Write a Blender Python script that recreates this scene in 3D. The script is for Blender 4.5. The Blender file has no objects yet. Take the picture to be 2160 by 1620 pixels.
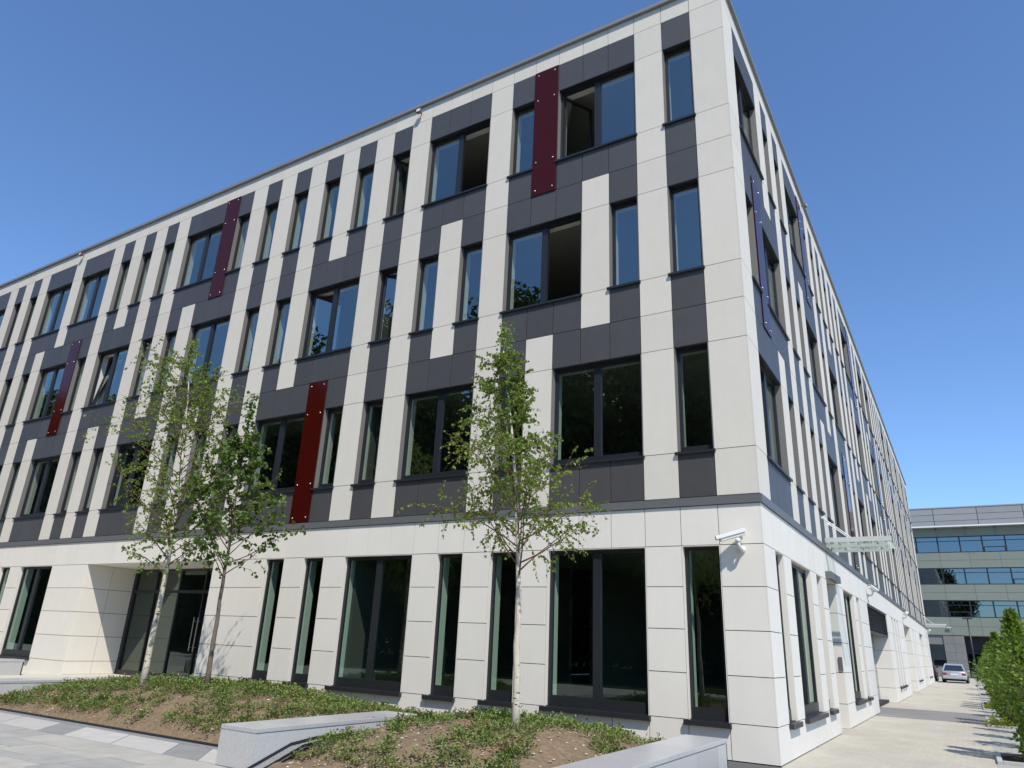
import bpy, bmesh, math, random
from mathutils import Vector, Matrix, noise
random.seed(7)
R = math.radians
scene = bpy.context.scene
COL = scene.collection

# ------------------------------------------------------------------ camera
cam_d = bpy.data.cameras.new('camera')
cam = bpy.data.objects.new('camera', cam_d)
COL.objects.link(cam)
yaw, pit, rol = -0.557695, 0.349800, 0.044139
fw = Vector((math.sin(yaw)*math.cos(pit), math.cos(yaw)*math.cos(pit), math.sin(pit)))
rt0 = Vector((math.cos(yaw), -math.sin(yaw), 0))
up0 = rt0.cross(fw)
rt = math.cos(rol)*rt0 + math.sin(rol)*up0
up = -math.sin(rol)*rt0 + math.cos(rol)*up0
CAM = Vector((2.5826, -12.0287, 1.5415))
m = Matrix((rt, up, -fw)).transposed().to_4x4()
m.translation = CAM
cam.matrix_world = m
cam_d.sensor_width = 36
cam_d.lens = 36*1495.7/2160
cam_d.clip_start = 0.1
cam_d.clip_end = 2000
scene.camera = cam

# ------------------------------------------------------------------ world, sun, exposure
SUN = Vector((0.53, -0.50, 1.0)).normalized()
elev = math.asin(SUN.z)
azim = math.atan2(SUN.x, SUN.y)
world = bpy.data.worlds.new('World')
scene.world = world
world.use_nodes = True
wn = world.node_tree
for n in list(wn.nodes):
    wn.nodes.remove(n)
wo = wn.nodes.new('ShaderNodeOutputWorld')
bg = wn.nodes.new('ShaderNodeBackground')
sk = wn.nodes.new('ShaderNodeTexSky')
sk.sky_type = 'NISHITA'
sk.sun_disc = False
sk.sun_elevation = elev
sk.sun_rotation = azim
sk.altitude = 100
sk.air_density = 1.0
sk.dust_density = 0.0
sk.ozone_density = 9.0
bg.inputs['Strength'].default_value = 0.15
wn.links.new(sk.outputs[0], bg.inputs['Color'])
wn.links.new(bg.outputs[0], wo.inputs['Surface'])
sd = bpy.data.lights.new('sun', 'SUN')
sd.energy = 3.75
sd.angle = R(0.53)
sd.color = (1.0, 0.925, 0.80)
so = bpy.data.objects.new('sun', sd)
COL.objects.link(so)
so.rotation_euler = SUN.to_track_quat('Z', 'Y').to_euler()
so.location = (20, -20, 40)
vs = scene.view_settings
vs.view_transform = 'Standard'
vs.look = 'None'
vs.exposure = 0.40
vs.gamma = 1
scene.render.engine = 'CYCLES'
scene.cycles.max_bounces = 8
scene.cycles.transparent_max_bounces = 16
scene.cycles.caustics_reflective = False
scene.cycles.caustics_refractive = False
scene.render.film_transparent = False

# ------------------------------------------------------------------ materials
MATS = {}


def mat(name, col, rough=0.6, spec=0.4, metal=0.0, var=0.0, ns=0.0, nscale=6.0, bump=0.0, bscale=40.0, col2=None, island=False, streak=0.0):
    """Principled material; ns = strength of a soft noise mottling towards col2, var = tone change from piece to piece"""
    if name in MATS:
        return MATS[name]
    mt = bpy.data.materials.new(name)
    mt.use_nodes = True
    t = mt.node_tree
    b = t.nodes['Principled BSDF']
    b.inputs['Roughness'].default_value = rough
    b.inputs['Specular IOR Level'].default_value = spec
    b.inputs['Metallic'].default_value = metal
    out = None
    if ns > 0:
        tc = t.nodes.new('ShaderNodeTexCoord')
        ge = t.nodes.new('ShaderNodeNewGeometry')
        no = t.nodes.new('ShaderNodeTexNoise')
        no.inputs['Scale'].default_value = nscale
        no.inputs['Detail'].default_value = 6
        no.inputs['Roughness'].default_value = 0.65
        t.links.new(ge.outputs['Position'], no.inputs['Vector'])
        cr = t.nodes.new('ShaderNodeValToRGB')
        cr.color_ramp.elements[0].position = 0.3
        cr.color_ramp.elements[1].position = 0.72
        c2 = col2 or tuple(c*(1-ns) for c in col)
        cr.color_ramp.elements[0].color = (*c2, 1)
        cr.color_ramp.elements[1].color = (*col, 1)
        t.links.new(no.outputs['Fac'], cr.inputs['Fac'])
        out = cr.outputs['Color']
    if var > 0:
        if island:
            oi = t.nodes.new('ShaderNodeNewGeometry')
            rnd = oi.outputs['Random Per Island']
        else:
            oi = t.nodes.new('ShaderNodeObjectInfo')
            rnd = oi.outputs['Random']
        mr = t.nodes.new('ShaderNodeMapRange')
        mr.inputs['To Min'].default_value = 1-var
        mr.inputs['To Max'].default_value = 1+var
        t.links.new(rnd, mr.inputs['Value'])
        hs = t.nodes.new('ShaderNodeHueSaturation')
        t.links.new(mr.outputs['Result'], hs.inputs['Value'])
        if out:
            t.links.new(out, hs.inputs['Color'])
        else:
            hs.inputs['Color'].default_value = (*col, 1)
        out = hs.outputs['Color']
    if streak > 0:
        # faint run-off streaks and dust, drawn out along the height
        gs = t.nodes.new('ShaderNodeNewGeometry')
        mp = t.nodes.new('ShaderNodeMapping')
        mp.inputs['Scale'].default_value = (9, 9, 0.55)
        n3 = t.nodes.new('ShaderNodeTexNoise')
        n3.inputs['Scale'].default_value = 1.0
        n3.inputs['Detail'].default_value = 5
        m3 = t.nodes.new('ShaderNodeMapRange')
        m3.inputs['From Min'].default_value = 0.35
        m3.inputs['From Max'].default_value = 0.62
        m3.inputs['To Min'].default_value = 1-streak
        m3.inputs['To Max'].default_value = 1+streak*0.3
        h3 = t.nodes.new('ShaderNodeHueSaturation')
        t.links.new(gs.outputs['Position'], mp.inputs['Vector'])
        t.links.new(mp.outputs[0], n3.inputs['Vector'])
        t.links.new(n3.outputs['Fac'], m3.inputs['Value'])
        t.links.new(m3.outputs[0], h3.inputs['Value'])
        t.links.new(out, h3.inputs['Color'])
        out = h3.outputs['Color']
    if out:
        t.links.new(out, b.inputs['Base Color'])
    else:
        b.inputs['Base Color'].default_value = (*col, 1)
    if bump > 0:
        ge2 = t.nodes.new('ShaderNodeNewGeometry')
        n2 = t.nodes.new('ShaderNodeTexNoise')
        n2.inputs['Scale'].default_value = bscale
        n2.inputs['Detail'].default_value = 5
        t.links.new(ge2.outputs['Position'], n2.inputs['Vector'])
        bp = t.nodes.new('ShaderNodeBump')
        bp.inputs['Strength'].default_value = bump
        bp.inputs['Distance'].default_value = 0.02
        t.links.new(n2.outputs['Fac'], bp.inputs['Height'])
        t.links.new(bp.outputs['Normal'], b.inputs['Normal'])
    MATS[name] = mt
    return mt


def glass_mat(name, tint, base, ior=1.5, gl=(0.9, 1.0, 0.96), rough=0.0):
    mt = bpy.data.materials.new(name)
    mt.use_nodes = True
    t = mt.node_tree
    for n in list(t.nodes):
        t.nodes.remove(n)
    o = t.nodes.new('ShaderNodeOutputMaterial')
    mx = t.nodes.new('ShaderNodeMixShader')
    tr = t.nodes.new('ShaderNodeBsdfTransparent')
    tr.inputs['Color'].default_value = (*tint, 1)
    g = t.nodes.new('ShaderNodeBsdfGlossy')
    g.inputs['Color'].default_value = (*gl, 1)
    g.inputs['Roughness'].default_value = rough
    # Schlick reflectance, the same from both sides of the pane
    fr = t.nodes.new('ShaderNodeLayerWeight')
    fr.inputs['Blend'].default_value = 0.5
    pw = t.nodes.new('ShaderNodeMath')
    pw.operation = 'POWER'
    pw.inputs[1].default_value = 4.0
    ad = t.nodes.new('ShaderNodeMath')
    ad.operation = 'MULTIPLY_ADD'
    ad.use_clamp = True
    f0 = base+((ior-1)/(ior+1))**2
    ad.inputs[1].default_value = 1-f0
    ad.inputs[2].default_value = f0
    # slightly wavy panes, each pane a little out of true
    ge = t.nodes.new('ShaderNodeNewGeometry')
    no = t.nodes.new('ShaderNodeTexNoise')
    no.inputs['Scale'].default_value = 0.9
    no.inputs['Detail'].default_value = 1
    bp = t.nodes.new('ShaderNodeBump')
    bp.inputs['Strength'].default_value = 0.10
    bp.inputs['Distance'].default_value = 0.02
    t.links.new(ge.outputs['Position'], no.inputs['Vector'])
    t.links.new(no.outputs['Fac'], bp.inputs['Height'])
    t.links.new(bp.outputs['Normal'], g.inputs['Normal'])
    t.links.new(fr.outputs['Facing'], pw.inputs[0])
    t.links.new(pw.outputs[0], ad.inputs[0])
    t.links.new(ad.outputs[0], mx.inputs['Fac'])
    t.links.new(tr.outputs[0], mx.inputs[1])
    t.links.new(g.outputs[0], mx.inputs[2])
    t.links.new(mx.outputs[0], o.inputs['Surface'])
    MATS[name] = mt
    return mt


def leaf_mat(name, c1, c2, trans=0.35):
    mt = bpy.data.materials.new(name)
    mt.use_nodes = True
    t = mt.node_tree
    for n in list(t.nodes):
        t.nodes.remove(n)
    o = t.nodes.new('ShaderNodeOutputMaterial')
    ge = t.nodes.new('ShaderNodeNewGeometry')
    cr = t.nodes.new('ShaderNodeValToRGB')
    cr.color_ramp.elements[0].color = (*c1, 1)
    cr.color_ramp.elements[1].color = (*c2, 1)
    t.links.new(ge.outputs['Random Per Island'], cr.inputs['Fac'])
    b = t.nodes.new('ShaderNodeBsdfPrincipled')
    b.inputs['Roughness'].default_value = 0.5
    b.inputs['Specular IOR Level'].default_value = 0.35
    tl = t.nodes.new('ShaderNodeBsdfTranslucent')
    mul = t.nodes.new('ShaderNodeMixRGB')
    mul.blend_type = 'MULTIPLY'
    mul.inputs['Fac'].default_value = 1
    mul.inputs['Color2'].default_value = (1.5, 1.6, 0.6, 1)
    mx = t.nodes.new('ShaderNodeMixShader')
    mx.inputs['Fac'].default_value = trans
    t.links.new(cr.outputs['Color'], b.inputs['Base Color'])
    t.links.new(cr.outputs['Color'], mul.inputs['Color1'])
    t.links.new(mul.outputs[0], tl.inputs['Color'])
    t.links.new(b.outputs[0], mx.inputs[1])
    t.links.new(tl.outputs[0], mx.inputs[2])
    t.links.new(mx.outputs[0], o.inputs['Surface'])
    MATS[name] = mt
    return mt


def birch_mat():
    mt = mat('birch_bark', (0.62, 0.57, 0.47), 0.75, 0.2, ns=0.25, nscale=9)
    t = mt.node_tree
    b = t.nodes['Principled BSDF']
    src = b.inputs['Base Color'].links[0].from_socket
    ge = t.nodes.new('ShaderNodeNewGeometry')
    mp = t.nodes.new('ShaderNodeMapping')
    mp.inputs['Scale'].default_value = (7, 7, 34)
    no = t.nodes.new('ShaderNodeTexNoise')
    no.inputs['Scale'].default_value = 1.0
    no.inputs['Detail'].default_value = 3
    cr = t.nodes.new('ShaderNodeValToRGB')
    cr.color_ramp.elements[0].position = 0.60
    cr.color_ramp.elements[1].position = 0.66
    mx = t.nodes.new('ShaderNodeMixRGB')
    mx.inputs['Color2'].default_value = (0.05, 0.04, 0.03, 1)
    t.links.new(ge.outputs['Position'], mp.inputs['Vector'])
    t.links.new(mp.outputs[0], no.inputs['Vector'])
    t.links.new(no.outputs['Fac'], cr.inputs['Fac'])
    t.links.new(cr.outputs['Color'], mx.inputs['Fac'])
    t.links.new(src, mx.inputs['Color1'])
    t.links.new(mx.outputs[0], b.inputs['Base Color'])
    return mt


def paving_mat(name, c1, c2, mortar, bw, bh, rot=0.0, msize=0.012):
    mt = bpy.data.materials.new(name)
    mt.use_nodes = True
    t = mt.node_tree
    b = t.nodes['Principled BSDF']
    b.inputs['Roughness'].default_value = 0.8
    b.inputs['Specular IOR Level'].default_value = 0.3
    ge = t.nodes.new('ShaderNodeNewGeometry')
    mp = t.nodes.new('ShaderNodeMapping')
    mp.inputs['Rotation'].default_value = (0, 0, rot)
    br = t.nodes.new('ShaderNodeTexBrick')
    br.inputs['Scale'].default_value = 1
    br.inputs['Brick Width'].default_value = bw
    br.inputs['Row Height'].default_value = bh
    br.inputs['Mortar Size'].default_value = msize
    br.inputs['Color1'].default_value = (*c1, 1)
    br.inputs['Color2'].default_value = (*c2, 1)
    br.inputs['Mortar'].default_value = (*mortar, 1)
    no = t.nodes.new('ShaderNodeTexNoise')
    no.inputs['Scale'].default_value = 0.7
    no.inputs['Detail'].default_value = 7
    no.inputs['Roughness'].default_value = 0.7
    mr = t.nodes.new('ShaderNodeMapRange')
    mr.inputs['From Min'].default_value = 0.3
    mr.inputs['From Max'].default_value = 0.7
    mr.inputs['To Min'].default_value = 0.84
    mr.inputs['To Max'].default_value = 1.10
    hs = t.nodes.new('ShaderNodeHueSaturation')
    t.links.new(ge.outputs['Position'], mp.inputs['Vector'])
    t.links.new(mp.outputs[0], br.inputs['Vector'])
    t.links.new(ge.outputs['Position'], no.inputs['Vector'])
    t.links.new(no.outputs['Fac'], mr.inputs['Value'])
    t.links.new(mr.outputs[0], hs.inputs['Value'])
    t.links.new(br.outputs['Color'], hs.inputs['Color'])
    t.links.new(hs.outputs[0], b.inputs['Base Color'])
    bp = t.nodes.new('ShaderNodeBump')
    bp.inputs['Strength'].default_value = 0.25
    bp.inputs['Distance'].default_value = 0.01
    t.links.new(no.outputs['Fac'], bp.inputs['Height'])
    t.links.new(bp.outputs[0], b.inputs['Normal'])
    MATS[name] = mt
    return mt


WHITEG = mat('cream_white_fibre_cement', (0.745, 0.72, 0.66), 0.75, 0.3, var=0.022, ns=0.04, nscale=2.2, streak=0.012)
WHITE = mat('white_fibre_cement', (0.672, 0.642, 0.572), 0.75, 0.3, var=0.03, ns=0.05, nscale=2.2, streak=0.012)
CHAR = mat('charcoal_fibre_cement', (0.072, 0.071, 0.071), 0.45, 0.55, var=0.07, ns=0.12, nscale=4, streak=0.03)
RED = mat('dark_red_glass', (0.048, 0.0045, 0.003), 0.10, 0.22)
FRAME = mat('anthracite_aluminium', (0.018, 0.020, 0.024), 0.38, 0.5)
SILL = mat('dark_sill_metal', (0.020, 0.022, 0.027), 0.4, 0.5)
REVG = mat('grey_reveal_sheet', (0.185, 0.18, 0.17), 0.6, 0.4)
BAND = mat('grey_band_metal', (0.125, 0.13, 0.135), 0.45, 0.5)
COPE = mat('grey_coping_metal', (0.22, 0.23, 0.235), 0.42, 0.5)
BACK = mat('dark_joint_backing', (0.045, 0.043, 0.04), 0.9, 0.1)
STEEL = mat('stainless_steel', (0.62, 0.62, 0.60), 0.28, 0.5, metal=0.9)
LIGHTST = mat('light_grey_steel', (0.50, 0.52, 0.52), 0.4, 0.5)
WPLAST = mat('white_plastic', (0.74, 0.74, 0.71), 0.4, 0.5)
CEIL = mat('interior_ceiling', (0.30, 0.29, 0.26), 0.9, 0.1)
PLASTER = mat('white_plaster', (0.68, 0.68, 0.65), 0.85, 0.2)
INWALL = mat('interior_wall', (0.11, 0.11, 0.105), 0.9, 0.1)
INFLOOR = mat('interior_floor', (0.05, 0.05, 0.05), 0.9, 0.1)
GRAN = mat('grey_granite', (0.53, 0.535, 0.535), 0.33, 0.5, var=0.10, ns=0.30, nscale=70, bump=0.05, bscale=150)
JOINT = mat('pale_joint', (0.62, 0.62, 0.60), 0.8, 0.2)
SOIL = mat('brown_soil', (0.25, 0.195, 0.13), 0.95, 0.1, ns=0.5, nscale=14, bump=0.9, bscale=30, col2=(0.15, 0.105, 0.07))
GRAVEL = mat('grey_gravel', (0.42, 0.44, 0.45), 0.85, 0.2, ns=0.75, nscale=46, bump=1.0, bscale=55)
PEB = mat('pale_pebbles', (0.42, 0.36, 0.29), 0.8, 0.2, var=0.45, island=True)
ASPH = mat('dark_tarmac', (0.12, 0.12, 0.12), 0.85, 0.2, ns=0.3, nscale=30, bump=0.2, bscale=80)
GROUNDM = mat('pale_ground', (0.36, 0.35, 0.32), 0.9, 0.2, ns=0.2, nscale=0.8)
PAVE = paving_mat('beige_block_paving', (0.46, 0.435, 0.37), (0.425, 0.405, 0.345), (0.41, 0.39, 0.335), 0.2, 0.1, R(90), 0.005)
DRIVE = paving_mat('grey_block_paving', (0.25, 0.245, 0.235), (0.22, 0.215, 0.21), (0.17, 0.17, 0.165), 0.2, 0.1, 0, 0.006)
SLABL = mat('pale_grey_slab', (0.475, 0.47, 0.455), 0.7, 0.3, var=0.07, ns=0.14, nscale=3, bump=0.1)
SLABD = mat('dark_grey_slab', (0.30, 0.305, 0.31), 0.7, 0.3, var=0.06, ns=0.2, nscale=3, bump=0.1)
SLABM = mat('mid_grey_slab', (0.385, 0.385, 0.37), 0.75, 0.3, var=0.06, ns=0.25, nscale=2.5, bump=0.15)
SLABB = mat('beige_slab', (0.46, 0.45, 0.415), 0.75, 0.3, var=0.05, ns=0.25, nscale=2.0, bump=0.15)
BIRCH = birch_mat()
BARK = mat('grey_brown_bark', (0.21, 0.165, 0.13), 0.9, 0.15, ns=0.4, nscale=25, bump=0.5, bscale=60)
TWIG = mat('reddish_twig', (0.13, 0.075, 0.05), 0.85, 0.15)
GLASS = glass_mat('window_glass', (0.66, 0.75, 0.71), 0.17, 1.6)
GLASSG = glass_mat('shopfront_glass', (0.60, 0.74, 0.68), 0.05, 1.6, gl=(0.85, 1.0, 0.92))
GLASSB = glass_mat('blue_tinted_glass', (0.10, 0.14, 0.17), 0.17, 1.6, gl=(0.75, 0.92, 1.0))
GLASSC = glass_mat('clear_canopy_glass', (0.90, 0.95, 0.93), 0.0, 1.35)
LBIRCH = leaf_mat('birch_leaves', (0.09, 0.14, 0.025), (0.24, 0.31, 0.075), 0.45)
LMAPLE = leaf_mat('maple_leaves', (0.04, 0.085, 0.014), (0.12, 0.185, 0.035), 0.30)
LSHRUB = leaf_mat('shrub_leaves', (0.075, 0.14, 0.024), (0.20, 0.27, 0.055), 0.38)
LYEL = leaf_mat('yellow_green_leaves', (0.16, 0.21, 0.02), (0.28, 0.32, 0.04), 0.3)
LCOVER = leaf_mat('ground_cover_leaves', (0.095, 0.15, 0.035), (0.22, 0.28, 0.085), 0.25)
LDRY = leaf_mat('dry_leaves', (0.16, 0.10, 0.05), (0.27, 0.19, 0.09), 0.15)
LFAR = leaf_mat('park_tree_leaves', (0.03, 0.05, 0.012), (0.06, 0.09, 0.02), 0.2)


# ------------------------------------------------------------------ mesh builder
class MB:
    def __init__(s):
        s.v = []
        s.f = []
        s.mi = []

    def quad(s, a, b, c, d, k=0):
        n = len(s.v)
        s.v += [tuple(a), tuple(b), tuple(c), tuple(d)]
        s.f.append((n, n+1, n+2, n+3))
        s.mi.append(k)

    def box(s, x0, x1, y0, y1, z0, z1, k=0, M=None):
        n = len(s.v)
        p = [(x0, y0, z0), (x1, y0, z0), (x1, y1, z0), (x0, y1, z0), (x0, y0, z1), (x1, y0, z1), (x1, y1, z1), (x0, y1, z1)]
        if M:
            p = [tuple(M @ Vector(q)) for q in p]
        s.v += p
        for f in ((0, 3, 2, 1), (4, 5, 6, 7), (0, 1, 5, 4), (1, 2, 6, 5), (2, 3, 7, 6), (3, 0, 4, 7)):
            s.f.append(tuple(n+i for i in f))
            s.mi.append(k)

    def prism(s, poly, z0, z1, k=0):
        """poly: ccw list of (x,y)"""
        n = len(s.v)
        c = len(poly)
        s.v += [(x, y, z0) for x, y in poly] + [(x, y, z1) for x, y in poly]
        s.f.append(tuple(range(n+c-1, n-1, -1)))
        s.mi.append(k)
        s.f.append(tuple(range(n+c, n+2*c)))
        s.mi.append(k)
        for i in range(c):
            j = (i+1) % c
            s.f.append((n+i, n+j, n+c+j, n+c+i))
            s.mi.append(k)

    def tube(s, pts, rads, seg=6, k=0, cap=True):
        pts = [Vector(q) for q in pts]
        n0 = len(s.v)
        ref = Vector((0.13, 0.97, 0.2))
        for i, q in enumerate(pts):
            if i == 0:
                d = pts[1]-q
            elif i == len(pts)-1:
                d = q-pts[i-1]
            else:
                d = pts[i+1]-pts[i-1]
            if d.length < 1e-9:
                d = Vector((0, 0, 1))
            d.normalize()
            a = d.cross(ref)
            if a.length < 0.05:
                a = d.cross(Vector((1, 0, 0)))
            a.normalize()
            b = d.cross(a)
            for j in range(seg):
                an = 2*math.pi*j/seg
                s.v.append(tuple(q + (a*math.cos(an)+b*math.sin(an))*rads[i]))
        for i in range(len(pts)-1):
            for j in range(seg):
                j2 = (j+1) % seg
                a0 = n0+i*seg
                s.f.append((a0+j, a0+j2, a0+seg+j2, a0+seg+j))
                s.mi.append(k)
        if cap:
            s.f.append(tuple(n0+j for j in range(seg-1, -1, -1)))
            s.mi.append(k)
            e = n0+(len(pts)-1)*seg
            s.f.append(tuple(e+j for j in range(seg)))
            s.mi.append(k)

    def lathe(s, prof, c=(0, 0, 0), seg=12, k=0, M=None):
        """prof: list of (radius, z)"""
        n0 = len(s.v)
        for r, z in prof:
            for j in range(seg):
                an = 2*math.pi*j/seg
                q = Vector((r*math.cos(an), r*math.sin(an), z))
                if M:
                    q = M @ q
                s.v.append(tuple(q+Vector(c)))
        for i in range(len(prof)-1):
            for j in range(seg):
                j2 = (j+1) % seg
                s.f.append((n0+i*seg+j, n0+i*seg+j2, n0+(i+1)*seg+j2, n0+(i+1)*seg+j))
                s.mi.append(k)
        s.f.append(tuple(n0+j for j in range(seg-1, -1, -1)))
        s.mi.append(k)
        e = n0+(len(prof)-1)*seg
        s.f.append(tuple(e+j for j in range(seg)))
        s.mi.append(k)

    def mesh(s, name, mats, smooth=False, bevel=0.0):
        me = bpy.data.meshes.new(name)
        me.from_pydata(s.v, [], s.f)
        if not isinstance(mats, (list, tuple)):
            mats = [mats]
        for q in mats:
            me.materials.append(q)
        if len(mats) > 1:
            me.polygons.foreach_set('material_index', s.mi)
        if bevel > 0:
            b = bmesh.new()
            b.from_mesh(me)
            bmesh.ops.bevel(b, geom=b.edges[:], offset=bevel, segments=2, profile=0.5, affect='EDGES')
            b.to_mesh(me)
            b.free()
        if smooth:
            me.polygons.foreach_set('use_smooth', [True]*len(me.polygons))
        me.update()
        return me

    def build(s, name, mats, parent=None, smooth=False, bevel=0.0):
        return obj(name, s.mesh(name, mats, smooth, bevel), parent)


def obj(name, me, parent=None, loc=None, rz=0.0):
    o = bpy.data.objects.new(name, me)
    COL.objects.link(o)
    if parent:
        o.parent = parent
    if loc:
        o.location = loc
    if rz:
        o.rotation_euler = (0, 0, rz)
    return o


def tag(o, label, cat, group=None, kind=None):
    o['label'] = label
    o['category'] = cat
    if group:
        o['group'] = group
    if kind:
        o['kind'] = kind
    return o


def thing(name, label, cat, loc=(0, 0, 0), rz=0.0, group=None):
    return tag(obj(name, None, None, loc, rz), label, cat, group)


def struct(o, label=None):
    o['kind'] = 'structure'
    if label:
        o['label'] = label
    return o


def copy_tree(o, parent=None):
    c = o.copy()
    COL.objects.link(c)
    c.parent = parent
    for ch in list(o.children):
        copy_tree(ch, c)
    return c


# ------------------------------------------------------------------ ground
b = MB()
b.quad((-400, -400, -0.03), (400, -400, -0.03), (400, 600, -0.03), (-400, 600, -0.03))
struct(b.build('ground', GROUNDM))

# pavement along the right side of the building: beige paving, grey crossing, kerb line
PX1 = 2.72
b = MB()
b.box(-0.9, 9.0, -14, 12.72, -0.10, 0.0)
b.box(-1.2, 9.0, 17.5, 95, -0.10, 0.0)
struct(b.build('pavement', PAVE))
b = MB()
b.box(-1.2, 9.0, 12.722, 17.498, -0.10, -0.003)
struct(b.build('driveway', DRIVE))
# tarmac apron beside the corner and the low wall
b = MB()
b.quad((-2.0, -7.0, 0.004), (0.35, -7.0, 0.004), (0.02, -0.02, 0.004), (-2.0, -0.02, 0.004))
struct(b.build('tarmac_strip', ASPH))

b = MB()
b.box(-160, 60, -120, -17.0, -0.1, 0.006)  # unseen dark lawn, added to darken what the window glass mirrors
struct(b.build('added_lawn', mat('added_dark_lawn', (0.045, 0.065, 0.02), 0.95, 0.1, ns=0.4, nscale=2.0, bump=0.6)))
# plaza paving in front of the planted beds, slabs one by one
pl = MB()
pl.box(-60, -0.95, -16.99, -4.64, -0.12, -0.012)
plaza = struct(pl.build('plaza_paving', SLABB))
rs = random.Random(3)


def slab(poly, mt, z=0.0):
    q = MB()
    q.prism(poly, -0.01, z+rs.uniform(-0.0015, 0.0015))
    q.build('paving_slab', mt, plaza)


# border course along the bed: pale slabs cut on the skew with dark ones between
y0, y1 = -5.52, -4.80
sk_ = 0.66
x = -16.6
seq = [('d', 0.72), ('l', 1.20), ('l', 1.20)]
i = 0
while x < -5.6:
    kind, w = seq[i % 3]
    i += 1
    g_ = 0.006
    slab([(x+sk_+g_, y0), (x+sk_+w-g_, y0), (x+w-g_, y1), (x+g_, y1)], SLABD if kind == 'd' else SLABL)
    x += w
b = MB()
b.box(-16.6, -5.45, -4.795, -4.64, -0.01, 0.001)
b.build('gravel_margin', GRAVEL, plaza)
# field of slabs in strips running towards the building
xs = -13.0
col = 0
while xs < -5.0:
    w = 0.78
    y = -5.535
    while y > -9.3:
        L = rs.choice([0.4, 0.6, 0.6, 0.8])
        r_ = rs.random()
        mt = SLABB if r_ < 0.7 else SLABM
        slab([(xs+0.005, y-L+0.005), (xs+w-0.005, y-L+0.005), (xs+w-0.005, y-0.005), (xs+0.005, y-0.005)], mt)
        y -= L
    xs += w
    col += 1

# entrance path, a step above the plaza
b = MB()
b.box(-24.0, -14.32, -4.6, 1.62, -0.05, 0.17)
struct(b.build('entrance_path', mat('pale_beige_path', (0.55, 0.53, 0.46), 0.75, 0.3, ns=0.12, nscale=3)))

# ------------------------------------------------------------------ office building
ML, MR = 0.65, 0.667
W0, W1 = 0.7126, 0.83
G0, G1, G2, G3, G4 = 0.524, 1.205, 1.874, 2.546, 3.22
B0, B1 = 3.886, 4.042
S2, H2 = 4.858, 6.897
M3, S3, H3 = 7.680, 8.470, 10.509
M4, S4, H4 = 11.293, 12.082, 14.121
P4, PT = 14.914, 15.40
GAP = 0.006
NL, NR = 58, 82

bld = thing('office_building', 'four storey office building clad in white and charcoal panels with dark red strips', 'building')


def uk(face, k):
    """distance from the corner of grid line k"""
    if k <= -1:
        return 0.0
    return W0+k*ML if face == 'L' else W1+k*MR


def place(o, face, u0, u1, z):
    if face == 'L':
        o.location = (-u1, 0, z)
    else:
        o.location = (0, u0, z)
        o.rotation_euler = (0, 0, R(90))


MESHC = {}
panels = []      # (score, colour, face, u0, u1, z0, z1)


def add_panel(face, k0, k1, z0, z1, colour):
    u0, u1 = uk(face, k0), uk(face, k1)
    um, zm = (u0+u1)/2, (z0+z1)/2
    p = Vector((-um, 0, zm)) if face == 'L' else Vector((0, um, zm))
    n = Vector((0, -1, 0)) if face == 'L' else Vector((1, 0, 0))
    d = CAM-p
    sc = (u1-u0)*(z1-z0)*max(0.01, d.normalized().dot(n))/d.length_squared
    # things left of the picture show least
    if p.x < -33:
        sc *= 0.02
    panels.append((sc, colour, face, u0, u1, z0, z1))


def panel_box(mb, face, u0, u1, z0, z1):
    a, c = u0+GAP, u1-GAP
    if u0 == 0.0:
        a = 0.0 if face == 'R' else 0.022
    if face == 'L':
        mb.box(-c, -a, 0.0, 0.02, z0+GAP, z1-GAP)
    else:
        mb.box(-0.02, 0.0, a if u0 > 0 else 0.0, c, z0+GAP, z1-GAP)


# pattern of openings on each storey, grid lines counted from the corner
WL = {
    4: [(0, 1), (2, 5), (6, 7), (8, 11), (12, 13), (14, 15), (16, 17), (18, 19), (20, 21), (22, 23), (24, 27), (28, 29),
        (30, 31), (32, 33), (34, 37), (38, 41), (42, 43), (44, 45), (46, 49), (50, 51), (52, 53), (54, 57)],
    3: [(0, 1), (2, 3), (4, 7), (8, 9), (10, 11), (12, 13), (14, 17), (18, 19), (20, 21), (22, 25), (26, 27), (28, 29),
        (30, 33), (34, 35), (36, 39), (40, 41), (42, 43), (44, 47), (48, 49), (50, 51), (52, 55)],
    2: [(0, 1), (2, 5), (6, 7), (8, 11), (12, 13), (14, 15), (16, 19), (20, 21), (22, 23), (24, 25), (26, 29), (30, 31),
        (32, 33), (34, 37), (38, 39), (40, 41), (42, 45), (46, 47), (48, 49), (50, 53), (54, 55)],
    1: [(0, 1), (2, 5), (6, 7), (8, 9), (10, 13), (14, 15), (16, 17), (32, 35), (36, 37), (38, 39), (40, 43), (44, 45), (48, 51), (52, 53)],
}
RL = {4: [5, 23], 3: [35], 2: [15]}
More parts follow.
